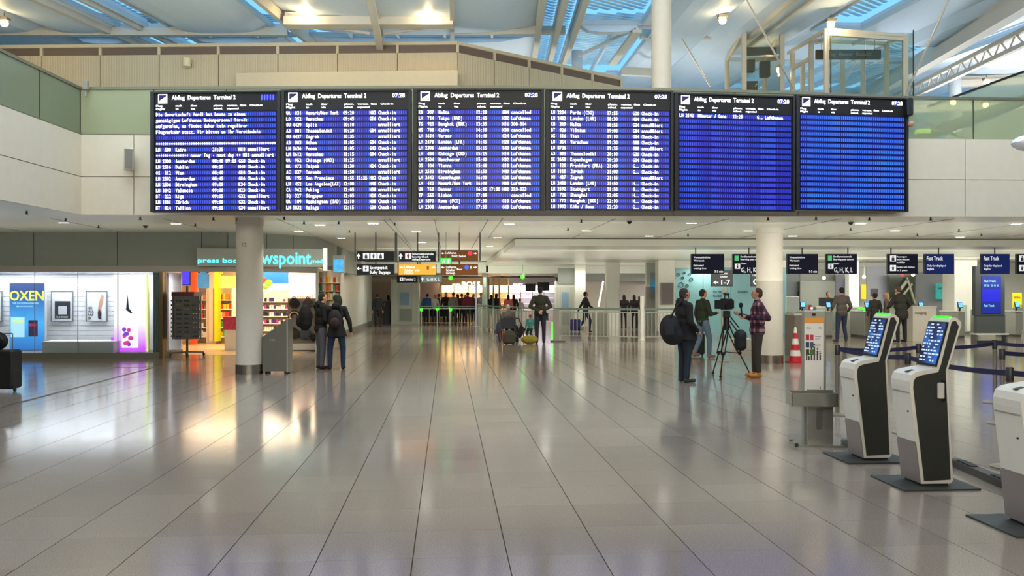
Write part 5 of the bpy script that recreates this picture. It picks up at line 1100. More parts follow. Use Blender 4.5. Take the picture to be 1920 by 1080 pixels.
KP = [(-.135, .035), (-.238, .88), (-.240, .93), (-.222, .985), (-.182, 1.012), (-.12, 1.025), (.01, 1.045), (.125, 1.455), (.145, 1.485), (.19, 1.485), (.228, 1.45), (.232, 1.42), (.105, 1.02), (.155, .06), (.13, .035)]
def inset(poly, d):
    out = []; n = len(poly)
    for i in range(n):
        p0, p1, p2 = [Vector(poly[(i+k) % n]) for k in (-1, 0, 1)]
        e1 = (p1-p0).normalized(); e2 = (p2-p1).normalized(); n1 = Vector((e1.y, -e1.x)); n2 = Vector((e2.y, -e2.x)); q = (n1+n2)
        if q.length < 1e-4: q = n1
        q.normalize(); k = d/max(.45, q.dot(n1)); out.append(tuple(p1+q*k))
    return out
def make_kiosk():
    t = E('checkin_kiosk', 'k', 'kiosk', (0, 0, 0), R(4), 'self check-in kiosks')
    MB().box((-.36, -.27, .0), (.33, .29, .014)).build('floor_plate', mat('#3b3d38', .6), t); MB().box((-.12, -.13, .014), (.12, .13, .04)).build('plinth', DARK, t)
    MB().prism(KP, -.15, .15, 'y').build('shell', KW, t)
    sp = [(-.11, .06), (-.208, .87), (-.205, .93), (-.185, .965), (-.13, .985), (.02, 1.01), (.045, 1.08), (.142, 1.45), (.175, 1.46), (.205, 1.41), (.083, 1.02), (.13, .07)]
    for y0, y1 in ((-.157, -.149), (.149, .157)): MB().prism(sp, y0, y1, 'y').build('side_panel', KD, t)
    MB().prism([(-.138, .05), (-.180, .40), (-.184, .40), (-.140, .05)], -.14, .14, 'y').build('lower_front', KS, t)
    MB().prism([(-.1365, .04), (-.178, .385), (-.186, .385), (-.1445, .04)], -.148, .148, 'y').build('lower_front_cover', KS, t)
    # leaning screen with its picture
    ang = math.atan2(.115, .41); Ms = Matrix.Translation((.01, 0, 1.045)) @ Matrix.Rotation(ang, 4, 'Y')
    sc_ = MB(Ms).box((-.012, -.142, .01), (.004, .142, .415)).build('screen_bezel', BLACK, t)
    MB(Ms).box((-.016, -.13, .03), (-.012, .13, .40)).build('screen', SCM, sc_)
    m_ = MB(Ms)
    for r in range(12):
        z = .05+r*.03; y = .12
        while y > -.10:
            w_ = random.uniform(.015, .05)
            if random.random() < .68: m_.box((-.018, y-w_, z), (-.016, y, z+.014))
            y -= w_+.016
    m_.build('screen_lettering', mat('#c3d8f4', .4, emit=.65, var=0), sc_, kind='stuff')
    MB().beam((.150, -.11, 1.492), (.150, .11, 1.492), .035, .01).build('green_status_light', mat('#2df018', .4, emit=1.4, var=0), t)
    sl = MB(Matrix.Translation((-.175, 0, 1.012)) @ Matrix.Rotation(R(-14), 4, 'Y')).box((-.035, -.06, .0), (.03, -.02, .006)).build('card_slot', DARK, t)
    MB().box((-.243, -.13, .83), (-.232, .13, .836)).build('printer_slit', mat('#9a948a', .5), t); MB().cyl((-.219, -.08, .66), (-.208, -.08, .66), .008, n=10).build('lock', DARK, t)
    MB().tube([(.15, .12, .12), (.24, .14, .10), (.28, .1, .05), (.30, .16, .02), (.24, .2, .018)], .008, 6).build('cable', mat('#8a8f90', .4), t)
    return t
k0 = make_kiosk(); k0.location = (3.68, 8.24, 0); k0['label'] = 'farthest of the three white and dark check-in kiosks, without side terminal'
kB = copy_tree(k0, (3.70, 7.15, 0), label='middle check-in kiosk with a small card terminal on its dark side')
MB().box((.0, -.185, .78), (.06, -.157, .92), bev=.008).build('card_terminal', mat('#d3d0c8', .35), kB); MB().box((.045, -.175, .76), (.075, -.157, .94)).build('terminal_bracket', BLACK, kB)
copy_tree(k0, (3.84, 5.84, 0), label='nearest check-in kiosk cut by the right edge of the photo')
for ch, sc_ in ((None, None),): pass
# cable duct on the floor
a, b = F(1788, 872), F(1925, 932); t = E('cable_duct', 'low dark cable duct lying on the floor behind the middle kiosk', 'duct', a)
MB().beam(a+Vector((0, 0, .035)), b+Vector((0, 0, .035)), .10, .07).build('cover', mat('#4f4a44', .4), t, W=True)
for f_ in (.1, .6): q = a+(b-a)*f_; MB().beam(q+Vector((0, 0, .075)), q+(b-a)*.22+Vector((0, 0, .075)), .07, .01).build('socket_lid', BLACK, t, W=True)
# ---- baggage size guide with info column
sz = E('info_column', 'narrow info column with orange band and coloured squares in front of the kiosks', 'info column', (3.48, 9.2, 0), R(-6))
MB().box((-.12, 0, 0), (.12, .1, 1.50), bev=.006).build('body', mat('#aba99f', .35, metal=.4), sz); MB().box((.12, .0, 0), (.125, .1, 1.50)).build('side_edge', mat('#c6a05a', .3, metal=.7), sz)
MB().box((-.113, -.004, 1.36), (.095, 0, 1.42)).build('orange_band', mat('#e39a3c', .4, emit=.1), sz); f = MB().box((-.113, -.004, .58), (.095, 0, 1.355)).build('white_face', mat('#e6e1da', .4, emit=.1), sz)
cols = [('#c41e30', '#cf4152'), ('#2c3e66', '#4a5a7c'), ('#3a4a1c', '#5a7a2c')]
for r in range(3):
    for c in range(2): MB().box((-.10+c*.048, -.008, 1.16-r*.085), (-.062+c*.048, -.004, 1.225-r*.085)).build('colour_square', mat(cols[r][c], .4), f)
m_ = MB(); put_text(m_, 'Hand', -.095, 1.29, .022, -.006, w_=.05); put_text(m_, 'XXL', .04, 1.29, .022, -.006, w_=.04)
for r in range(3):
    for k in range(3): m_.box((.005, -.006, 1.20-r*.085-k*.018), (.07-.01*k, -.005, 1.206-r*.085-k*.018))
m_.build('lettering', mat('#8a8088', .5), f)
m_ = MB()
for x, h in ((-.09, .08), (-.065, .05), (-.035, .12), (-.005, .16), (.03, .11), (.06, .06)): m_.box((x-.008, -.007, .93), (x+.008, -.005, .93+h)); m_.ball((x, -.006, .94+h+.01), (.010, .003, .012), 8)
m_.build('pictograms', mat('#3a3432', .5), f)
MB().box((.055, -.006, .60), (.065, -.003, .63)).build('marker', DARK, f); MB().box((-.03, -.006, 1.44), (.01, 0, 1.47)).build('camera_window', BLACK, sz)
bs_ = E('baggage_sizer', 'metal hand baggage gauge with open tray standing before the info column', 'baggage gauge', (3.39, 8.96, 0), R(-6))
SSM = mat('#b3b2a8', .25, metal=.75)
MB().box((-.24, -.14, .0), (.30, .16, .025)).build('base_plate', SSM, bs_); 
for x, y in ((-.24, -.14), (-.24, .12)): MB().box((x, y, .0), (x+.03, y+.04, .035)).build('rubber_corner', BLACK, bs_)
MB().box((-.08, .0, .025), (.2, .02, .62)).build('back_plate', SSM, bs_); MB().box((.02, -.015, .18), (.08, .0, .40)).build('slot_recess', mat('#6d6c66', .4, metal=.5), bs_)
for a_, b_ in (((-.29, -.18, .46), (.20, -.17, .60)), ((-.29, .08, .46), (.20, .09, .60)), ((-.29, -.18, .46), (-.28, .09, .60)), ((.19, -.18, .46), (.20, .09, .60)), ((-.29, -.18, .455), (.20, .09, .462))): MB().box(a_, b_).build('tray_wall', SSM, bs_)
MB().box((-.28, -.01, .025), (-.08, -.002, .46)).build('acrylic_panel', glass('#e9ecea', .06), bs_); MB().cyl((.33, -.1, .045), (.33, .02, .045), .045, n=14).build('wheel', mat('#7d8284', .35), bs_); MB().box((.28, -.06, .02), (.34, -.03, .05)).build('wheel_fork', GREY, bs_)
# ---- belt barriers
bp = E('barrier_post', 'b', 'post', (0, 0, 0), group='belt barrier posts'); PM = mat('#a79f93', .28, metal=.75)
MB().lathe([(.17, 0), (.17, .012), (.05, .03), (.03, .035)], n=24).build('foot', PM, bp, True); MB().cyl((0, 0, .03), (0, 0, .84), .03, n=16).build('tube', PM, bp, True); MB().lathe([(.036, .84), (.036, .97), (.03, .98)], n=16).build('belt_head', mat('#2c2a2e', .4), bp, True)
PS = {'A': (1570, 11.2, 'belt post standing just right of the info column'), 'B': (1722, 11.5, 'belt post seen directly right of the far kiosk screen'), 'C': (1702, 9.7, 'belt post between the far and middle kiosks, nearer row'), 'D': (1865, 12.4, 'belt post right of the middle kiosk, farther row'), 'E': (1879, 10.4, 'belt post right of the middle kiosk between two others'), 'F': (1893, 7.8, 'nearest belt post, above the nearest kiosk'), 'G': (2040, 12.2, ''), 'H': (2060, 10.6, ''), 'I': (2080, 7.9, '')}
PP = {}; first = True
for k, (px, Y, lab) in PS.items():
    q = Vector((X(px, Y), Y, 0)); PP[k] = q
    if not lab: continue
    if first: bp.location = q; bp['label'] = lab; first = False
    else: copy_tree(bp, q, label=lab)
BM = mat('#22224a', .55)
for a, b, lab in (('A', 'B', 'navy barrier belt stretched behind the far kiosk screen'), ('B', 'D', 'navy barrier belt stretched behind the middle kiosk screen'), ('A', 'C', 'navy barrier belt running from the first post to the nearer row'), ('C', 'F', 'long navy barrier belt in the nearer row right of the middle kiosk'), ('D', 'G', 'navy barrier belt of the farther row leaving the picture on the right'), ('E', 'H', 'short navy barrier belt beside the nearest kiosk leaving at right'), ('F', 'I', 'navy barrier belt nearest the camera leaving at right')):
    u = (PP[b]-PP[a]).normalized()*.037; t = E('barrier_belt', lab, 'belt', PP[a]+u+Vector((0, 0, .92))); n_ = 6; p = PP[a]+u; q = PP[b]-u; m_ = MB()
    for i in range(n_):
        s0, s1 = i/n_, (i+1)/n_; f0 = -.03*4*s0*(1-s0); f1 = -.03*4*s1*(1-s1); A_ = p+(q-p)*s0; B_ = p+(q-p)*s1
        m_.beam((A_.x, A_.y, .92+f0), (B_.x, B_.y, .92+f1), .004, .055)
    m_.build('webbing', BM, t, W=True)
    if a in 'AC': mm = MB(); c = (p+q)/2; mm.beam(c-u*2+Vector((0, -.006, .89)), c+u*2+Vector((0, -.006, .89)), .002, .014); mm.build('printed_mark', mat('#8f93b4', .5), t, W=True)
# ================= PEOPLE =================
def remesh(mb, vox, m, name, parent, mats=None):
    me = mb.data('tmp', m); o = bpy.data.objects.new('tmp', me); col.objects.link(o)
    md = o.modifiers.new('r', 'REMESH'); md.mode = 'VOXEL'; md.voxel_size = vox; md.use_smooth_shade = True
    s_ = o.modifiers.new('s', 'SMOOTH'); s_.factor = .5; s_.iterations = 2
    bpy.context.view_layer.update()
    me2 = bpy.data.meshes.new_from_object(o.evaluated_get(bpy.context.evaluated_depsgraph_get())); bpy.data.objects.remove(o); bpy.data.meshes.remove(me)
    me2.name = name; me2.materials.clear(); me2.materials.append(m)
    for p in me2.polygons: p.use_smooth = True
    o2 = bpy.data.objects.new(name, me2); col.objects.link(o2); o2.parent = parent; return o2
SKIN = mat('#c08f76', .55)
def person(label, loc, face, H=1.75, vox=.02, lean=0, bulk=1.0, arms=None, legs=None, top='#22232a', topm=None, legc='#232c44', shoe='#1c1816', hair='#2a211c', long_hair=False, hat=None, hem=.86, hood=False, turn=0, sit=None, shoe_h=.05, hand=True, stance=.10, drop=0, skin=None, eyes=False, flare=0):
    """face: heading in degrees, 0 = away from the camera (+Y), 90 = towards image left"""
    t = E('person', label, 'person', loc, R(face)); s = H/1.75; t.scale = (s, s, s)
    SK = skin or SKIN
    Q = Matrix.Translation((0, 0, .95)) @ Matrix.Rotation(R(-lean), 4, 'X') @ Matrix.Translation((0, 0, -.95))
    V = lambda p: Q @ Vector(p)
    T = Matrix.Translation((0, .015, 1.60)) @ Matrix.Rotation(R(turn), 4, 'Z') @ Matrix.Translation((0, -.015, -1.60)); HV = lambda p: Q @ (T @ Vector(p))
    A = {'R': ((.25, -.04, 1.13), (.27, .05, .88)), 'L': ((-.25, -.04, 1.13), (-.27, .05, .88))}; A.update(arms or {})
    Lg = {'R': ((stance, .015, .50), (stance, -.01, .09), (stance+.02, .13, .035)), 'L': ((-stance, .015, .50), (-stance, -.01, .09), (-stance-.02, .13, .035))}; Lg.update(legs or {})
    sh = {k: V((sg*.18, -.01, 1.42)) for k, sg in (('R', 1), ('L', -1))}; hp = {k: Vector((sg*.085, 0, .93)) for k, sg in (('R', 1), ('L', -1))}
    b = MB(); QQ = Q
    def ell(mb, c, r, n=14):  # ellipsoid turned with the torso
        mb.M = Q @ Matrix.Translation(c); mb.ball((0, 0, 0), r, n); mb.M = Matrix()
    def hell(mb, c, r, n=16):
        mb.M = Q @ T @ Matrix.Translation(c); mb.ball((0, 0, 0), r, n); mb.M = Matrix()
    hell(b, (0, .015, 1.655), (.074, .093, .098), 18); hell(b, (0, .05, 1.595), (.052, .055, .055)); hell(b, (0, .112, 1.63), (.013, .018, .024), 8)
    hell(b, (0, .092, 1.588), (.024, .014, .011), 8)
    for sg in (-1, 1): hell(b, (sg*.077, .005, 1.64), (.012, .02, .03), 8)
    b.cap(V((0, -.01, 1.42)), HV((0, .01, 1.60)), .062, .055); ell(b, (0, -.005, 1.28), (.145, .09, .20)); ell(b, (0, 0, 1.02), (.135, .09, .17))
    for k in 'RL':
        sg = 1 if k == 'R' else -1; e, w_ = V(A[k][0]), V(A[k][1])
        b.cap(sh[k], e, .045, .036); b.cap(e, w_, .035, .024)
        d = (w_-e).normalized(); side = d.cross(Vector((0, 1, 0.3))).normalized(); pc = w_+d*.05; nrm = d.cross(side).normalized()
        if hand:
            b.cap(w_, pc, .026, .030); b.cap(pc-side*.022, pc+side*.022+d*.01, .016, .016)
            for f_, ln in ((-.030, .062), (-.010, .075), (.010, .070), (.029, .052)):
                q0 = pc+side*f_+d*.018; q1 = q0+d*ln*.55+nrm*.008; q2 = q1+d*ln*.4+nrm*.022; b.cap(q0, q1, .0095, .009, 6); b.cap(q1, q2, .009, .008, 6)
            q0 = w_+d*.02-side*.026; q1 = q0-side*.028+d*.03+nrm*.01; b.cap(q0, q1, .0115, .010, 6); b.cap(q1, q1+d*.03+nrm*.006, .010, .009, 6)
        kn, an, to = [Vector(p) for p in Lg[k]]; b.cap(hp[k], kn, .075, .052); b.cap(kn, an, .05, .034); b.cap(an, an.lerp(to, .5), .034, .03)
    remesh(b, min(vox, .013) if vox < .019 else vox*.8, SK, 'body', t)
    # trousers
    b = MB(); b.ball((0, -.01, .94), (.155*bulk, .115*bulk, .12), 16)
    for k in 'RL': kn, an, to = [Vector(p) for p in Lg[k]]; b.cap(hp[k], kn, .095*min(bulk, 1.15), .070); b.cap(kn, an+(kn-an)*(.02+max(0, shoe_h-.05)), .070, .056)
    remesh(b, vox, mat(legc, .8, var=.12, bump=.2), 'trousers', t)
    for k in 'RL':
        kn, an, to = [Vector(p) for p in Lg[k]]; b = MB(); f_ = (to-an); f_.z = 0; f_ = f_.normalized() if f_.length > .01 else Vector((0, 1, 0)); ht = an+Vector((0, 0, -.045)); 
        b.cap(ht-f_*.02, ht+f_*.15, .044, .038); b.cap(ht, an+Vector((0, 0, shoe_h)), .048, .05)
        o = remesh(b, vox*.8, mat(shoe, .6), 'shoe', t)
    # jacket
    TM = topm or mat(top, .85, var=.15, bump=.3); b = MB(); B = bulk
    ell(b, (0, -.01, 1.30), (.165*B, .115*B, .17)); ell(b, (0, -.0, 1.10), (.16*B, .12*B, .18)); ell(b, (0, 0, (hem+1.05)/2), ((.165+flare*.4)*B, (.125+flare*.3)*B, (1.1-hem)/2+.02))
    b.cap(sh['L'], sh['R'], .075*B**.5, .075*B**.5); b.cap(V((0, -.01, 1.40)), V((0, 0, 1.50)), .085, .068)
    if flare: b.M = Matrix(); b.cyl((0, 0, hem), (0, 0, 1.05), .17*B+flare, .15*B, 18)
    for k in 'RL': e, w_ = V(A[k][0]), V(A[k][1]); b.cap(sh[k], e, .068*B**.6, .055*B**.5); b.cap(e, e.lerp(w_, .93), .055*B**.5, .040)
    if hood: b.M = Q; b.ball((0, -.09, 1.50), (.11, .075, .085), 12); b.M = Matrix()
    remesh(b, vox, TM, 'jacket', t)
    # hair / hat
    if hair:
        b = MB(); hell(b, (0, -.012, 1.675), (.083, .092, .088), 18)
        if long_hair: hell(b, (0, -.055, 1.58), (.085, .06, .15)); hell(b, (0, -.06, 1.47), (.075, .045, .10))
        else: hell(b, (0, -.035, 1.63), (.078, .068, .075))
        remesh(b, min(vox, .014), mat(hair, .9, bump=.5, bscale=200), 'hair', t)
    if hat:
        b = MB(); hell(b, (0, -.005, 1.69), (.093, .108, .085), 18); hell(b, (0, -.0, 1.655), (.096, .108, .03), 18)
        if hood: hell(b, (0, -.05, 1.60), (.10, .085, .13))
        remesh(b, .014, mat(hat, .9, bump=.6, bscale=150), 'hat', t)
    if eyes:
        for sg in (-1, 1):
            b = MB(); hell(b, (sg*.03, .098, 1.655), (.012, .008, .008), 8); b.build('eye', mat('#1e1a18', .3), t, True)
    return t
def plaid():
    m = bpy.data.materials.new('plaid_flannel'); m.use_nodes = True; nt = m.node_tree; N = nt.nodes; L = nt.links; b = N['Principled BSDF']; b.inputs['Roughness'].default_value = .9
    tc = N.new('ShaderNodeTexCoord'); sx = N.new('ShaderNodeSeparateXYZ'); L.new(tc.outputs['Object'], sx.inputs[0])
    def mt(op, a, c=None):
        n = N.new('ShaderNodeMath'); n.operation = op
        for i, q in enumerate((a, c)):
            if q is None: continue
            if isinstance(q, (int, float)): n.inputs[i].default_value = q
            else: L.new(q, n.inputs[i])
        return n.outputs[0]
    def band(src, per, wd, off=0): return mt('LESS_THAN', mt('ABSOLUTE', mt('SUBTRACT', mt('FRACT', mt('ADD', mt('DIVIDE', src, per), off)), .5)), wd)
    sy = mt('ADD', sx.outputs['Y'], sx.outputs['X'])
    v = mt('ADD', band(sx.outputs['Z'], .17, .16), band(sy, .15, .16)); dk = mt('ADD', band(sx.outputs['Z'], .17, .10, .5), band(sy, .15, .10, .5))
    cr = N.new('ShaderNodeValToRGB'); e = cr.color_ramp.elements; e[0].color = (*hexc('#3c1a2a'), 1); e[1].color = (*hexc('#a98892'), 1); k = e.new(.5); k.color = (*hexc('#64394a'), 1)
    L.new(mt('MULTIPLY', v, .5), cr.inputs[0]); mx = N.new('ShaderNodeMix'); mx.data_type = 'RGBA'; L.new(mt('MULTIPLY', dk, .45), mx.inputs[0]); L.new(cr.outputs[0], mx.inputs[6]); mx.inputs[7].default_value = (*hexc('#1c1522'), 1)
    L.new(mx.outputs[2], b.inputs['Base Color']); return m
FA = F
person('man in a purple plaid shirt and tan boots facing the camera tripod', F(1420, 708), 82, 1.80, .013, arms={'L': ((-.27, -.16, 1.17), (-.13, .24, 1.20)), 'R': ((.24, .05, 1.14), (.12, .34, 1.24))}, topm=plaid(), legc='#3a332c', shoe='#b5701f', hair='#4a3022', hem=.82, bulk=1.24, shoe_h=.13, eyes=True, legs={'R': ((.09, .03, .50), (.09, .04, .09), (.10, .2, .035))})
t = E('microphone', 'black handheld microphone held by the man in the plaid shirt', 'microphone', P(1391, 592, 15.95)); MB().cyl((0, 0, -.02), (-.015, 0, .17), .017, n=10).build('handle', BLACK, t); MB().ball((-.02, 0, .21), (.045, .045, .055), 10).build('foam_head', mat('#161516', .9), t, True)
person('man in a black padded jacket and jeans left of the camera tripod', F(1283, 717), -72, 1.79, .013, arms={'R': ((.27, -.03, 1.13), (.22, .16, .96)), 'L': ((-.26, .04, 1.15), (-.12, .25, 1.05))}, top='#14120f', legc='#1e2836', shoe='#2c2620', hair='#3a2a1e', hem=.79, bulk=1.28, hood=True, eyes=True, turn=0, flare=.03)
t = E('shoulder_bag', 'large black shoulder bag hanging on the back of the man in the black jacket', 'bag', P(1256, 618, 15.1)); b = MB(); b.ball((0, 0, .02), (.20, .17, .27), 18); b.ball((.06, 0, -.10), (.22, .15, .20), 16); remesh(b, .02, mat('#15151a', .8, bump=.4), 'bag_body', t)
MB().tube([(-.02, -.10, .2), (.08, -.16, .42), (.22, -.20, .60), (.30, -.14, .66)], .018, 6).build('strap', BLACK, t); MB().box((-.12, -.17, -.1), (.05, -.14, .1), bev=.01).build('pocket', mat('#1d1d22', .7), t)
person('man in a dark green jacket and pale jeans walking behind the tripod', F(1318, 671), -68, 1.80, .016, top='#232e20', legc='#5d7287', shoe='#8a6a58', hair='#2c241e', hem=.84, bulk=1.12, arms={'R': ((.25, .05, 1.12), (.2, .28, 1.15))}, legs={'R': ((.09, .14, .50), (.10, .12, .09), (.11, .26, .04)), 'L': ((-.09, -.02, .50), (-.09, -.2, .12), (-.1, -.06, .06))})
def suitcase(label, loc, w_, d, h, m, rz=0, handle=.35):
    t = E('suitcase', label, 'suitcase', loc, rz); MB().box((-w_/2, -d/2, .05), (w_/2, d/2, h), bev=.03).build('shell', m, t)
    MB().box((-w_/2+.05, -d/2-.01, .12), (w_/2-.05, -d/2, h-.1)).build('front_pocket', m, t)
    for x in (-w_/2+.05, w_/2-.05): MB().cyl((x-.015, 0, .03), (x+.015, 0, .03), .03, n=10).build('wheel', BLACK, t)
    if handle: MB().tube([(-w_*.25, .05, h), (-w_*.25, .05, h+handle), (w_*.25, .05, h+handle), (w_*.25, .05, h)], .01, 6).build('pull_handle', mat('#7c7d80', .3, metal=.6), t)
    return t
suitcase('black suitcase pulled by the man in the dark green jacket', F(1307, 668)+Vector((0, .1, 0)), .42, .25, .62, mat('#191a1e', .6), handle=.2)
suitcase('blue suitcase rolled by the walking woman', F(1079, 622), .45, .25, .55, mat('#33357c', .6), handle=.3)
suitcase('black suitcase with telescopic handle at the left edge of the photo', Vector((-8.83, 13.9, 0)), .48, .3, .72, mat('#141417', .55), handle=.28)
t = E('backpack', 'black backpack resting on the suitcase at the left edge', 'backpack', (-8.96, 13.9, .73)); b = MB(); b.ball((0, 0, .14), (.2, .13, .17), 14); remesh(b, .02, mat('#121214', .8), 'bag_body', t); MB().tube([(.12, -.08, .06), (.19, -.12, .16), (.1, -.1, .27)], .015, 6).build('strap', BLACK, t)
# couple by the shop
person('man in black with a rucksack leaning towards the woman beside the pillow stand', F(601, 692), -55, 1.70, .013, top='#141416', legc='#5b5c68', shoe='#1e1a1a', hair='#1e1917', hood=True, hem=.84, bulk=1.15, turn=-10, lean=4, arms={'R': ((.25, 0, 1.14), (.16, .24, 1.08)), 'L': ((-.25, 0, 1.14), (-.14, .25, 1.08))})
person('woman in a flared black coat, dark green cap and jeans seen from behind', F(631, 693), 8, 1.66, .013, top='#131315', legc='#1f3352', shoe='#161416', hair='#151413', hat='#1e2c1c', hood=True, hem=.78, bulk=1.1, turn=45, stance=.15, flare=.06, arms={'R': ((.30, -.02, 1.12), (.33, .04, .88)), 'L': ((-.24, .08, 1.15), (-.08, .26, 1.15))})
def backpack(label, loc, rz, m, s=1.0, m2=None):
    t = E('backpack', label, 'backpack', loc, rz); b = MB(); b.ball((0, -.02, 0), (.17*s, .13*s, .25*s), 16); b.ball((0, -.02, -.1*s), (.17*s, .13*s, .17*s), 14); remesh(b, .018, m, 'bag_body', t)
    b = MB(); b.ball((0, -.13*s, -.08*s), (.12*s, .06*s, .12*s), 12); b.build('pocket', m2 or m, t, True)
    for x in (-.1*s, .1*s): MB().tube([(x, .08*s, .22*s), (x*1.2, .16*s, .24*s), (x*1.3, .2*s, .1*s)], .018, 6).build('strap', BLACK, t)
    return t
q = F(601, 692); backpack('bulky black rucksack on the back of the man beside the pillow stand', q+Vector((-.30, -.10, 1.17)), R(-70), mat('#111113', .85), 1.15)
q = F(631, 693); backpack('patterned dark backpack worn by the woman in the green cap', q+Vector((.02, -.24, 1.14)), R(8), mat('#1d1a1e', .8, var=.9, scale=14), .85, mat('#3a2c30', .8, var=.9, scale=25))
# uniformed man
off = person('uniformed man in dark shirt and trousers with hands clasped behind his back', F(1013, 644), 0, 1.90, .016, top='#2b2c20', legc='#181d2c', shoe='#15141a', hair='#1c1814', bulk=1.22, hem=.90, stance=.11, arms={'R': ((.32, -.10, 1.16), (.06, -.19, 1.02)), 'L': ((-.32, -.10, 1.16), (-.05, -.19, 1.0))})
MB().box((-.19, -.16, .93), (.19, .15, .97), bev=.01).build('belt', BLACK, off); MB().box((.19, -.06, .72), (.25, .06, .95), bev=.01).build('holster', BLACK, off)
# wheelchair with passenger and luggage
wc = E('wheelchair', 'wheelchair parked at the long railing, seen from behind', 'wheelchair', F(953, 641), R(-8))
FRM = mat('#5a5c60', .3, metal=.6)
for x in (-.29, .29): MB().torus((x, 0, .30), .29, .02, 'x', 20, 6).build('wheel', BLACK, wc); MB().cyl((x-.03, 0, .3), (x+.03, 0, .3), .03, n=8).build('hub', FRM, wc)
MB().box((-.24, -.15, .46), (.24, .28, .5)).build('seat', mat('#1f2a26', .7), wc); MB().box((-.23, -.2, .48), (.23, -.17, .82)).build('backrest', mat('#263038', .7), wc)
for x in (-.24, .24): MB().tube([(x, -.18, .2), (x, -.18, .98), (x, -.30, 1.0)], .014, 6).build('push_handle', FRM, wc); MB().tube([(x, -.18, .46), (x, .3, .46), (x, .42, .12)], .014, 6).build('side_frame', FRM, wc); MB().torus((x, .36, .08), .07, .015, 'x', 12, 5).build('castor', BLACK, wc)
seat = {'R': ((.12, .40, .50), (.12, .42, .14), (.12, .55, .08)), 'L': ((-.12, .40, .50), (-.12, .42, .14), (-.12, .55, .08))}
def seated(label, loc, face, z, **kw):
    # seated figure: hips lowered by building the legs up and sinking the whole by the difference
    lg = {k: tuple(Vector(p)+Vector((0, 0, .47-z+.0)) for p in v) for k, v in seat.items()}
    lg = {'R': ((.12, .42, .90), (.13, .44, .93-z+.08), (.13, .56, .93-z+.04)), 'L': ((-.12, .42, .90), (-.13, .44, .93-z+.08), (-.13, .56, .93-z+.04))}
    t = person(label, loc, face, legs=lg, **kw); t.location.z = (z-.93)*t.scale[0]*1.0+.0; return t
seated('grey haired person in a grey brown coat sitting in the wheelchair', F(953, 641)+Vector((0, .05, 0)), -8, .62, H=1.58, vox=.02, top='#5b524e', legc='#2a2a2e', hair='#aaa396', hat=None, bulk=1.15, hem=.9)
for px, py, w_, h, d, m, lab, cat in ((936, 628, .24, .55, .2, mat('#28345e', .7), 'dark blue rucksack leaning on the railing left of the wheelchair', 'backpack'), (955, 646, .42, .48, .25, mat('#38382a', .7), 'olive grey travel bag standing behind the wheelchair', 'bag'), (944, 634, .2, .22, .15, mat('#b5202e', .6), 'small red bag beside the wheelchair wheel', 'bag')):
    q = F(px, py); t = E('travel_bag', lab, cat, q); b = MB(); b.box((-w_/2, -d/2, .02), (w_/2, d/2, h*.8), bev=.05); b.ball((0, 0, h*.72), (w_/2*.95, d/2*.95, h*.28), 12); remesh(b, .02, m, 'bag_body', t); MB().torus((0, 0, h), .06, .012, 'y', 10, 5, a0=0, a1=180).build('handle', BLACK, t)
t = E('folding_trolley', 'dark folding pushchair frame right of the wheelchair', 'pushchair', F(976, 641)); 
for x in (-.1, .12): MB().torus((x, 0, .09), .08, .02, 'x', 14, 6).build('wheel', BLACK, t); MB().tube([(x, -.05, .1), (x-.05, .1, .5), (x-.18, .2, .82)], .018, 6).build('tube', BLACK, t)
MB().tube([(-.28, .2, .82), (-.06, .2, .82)], .02, 6).build('push_bar', BLACK, t); MB().beam((-.1, .0, .2), (.1, .15, .5), .05, .25).build('cloth_seat', mat('#1a1c1f', .8), t)
ch = person('small child in a turquoise top crouching on the yellow bag beside the uniformed man', F(994, 640), 20, 1.05, .016, top='#4c8f8a', legc='#2c4a44', hair='#7a4034', hat='#b04a48', bulk=1.1, legs={'R': ((.12, .25, .62), (.12, .05, .35), (.12, .2, .3)), 'L': ((-.12, .25, .62), (-.12, .05, .35), (-.12, .2, .3))}); ch.location.z = -.10
t = E('yellow_bag', 'yellow and dark checked holdall on the floor beside the uniformed man', 'bag', F(993, 645)); b = MB(); b.ball((0, 0, .15), (.30, .16, .15), 14); remesh(b, .02, mat('#8a7c20', .7, var=.7, scale=12), 'bag_body', t); MB().torus((0, 0, .27), .1, .012, 'y', 10, 5, a0=0, a1=180).build('handle', BLACK, t)
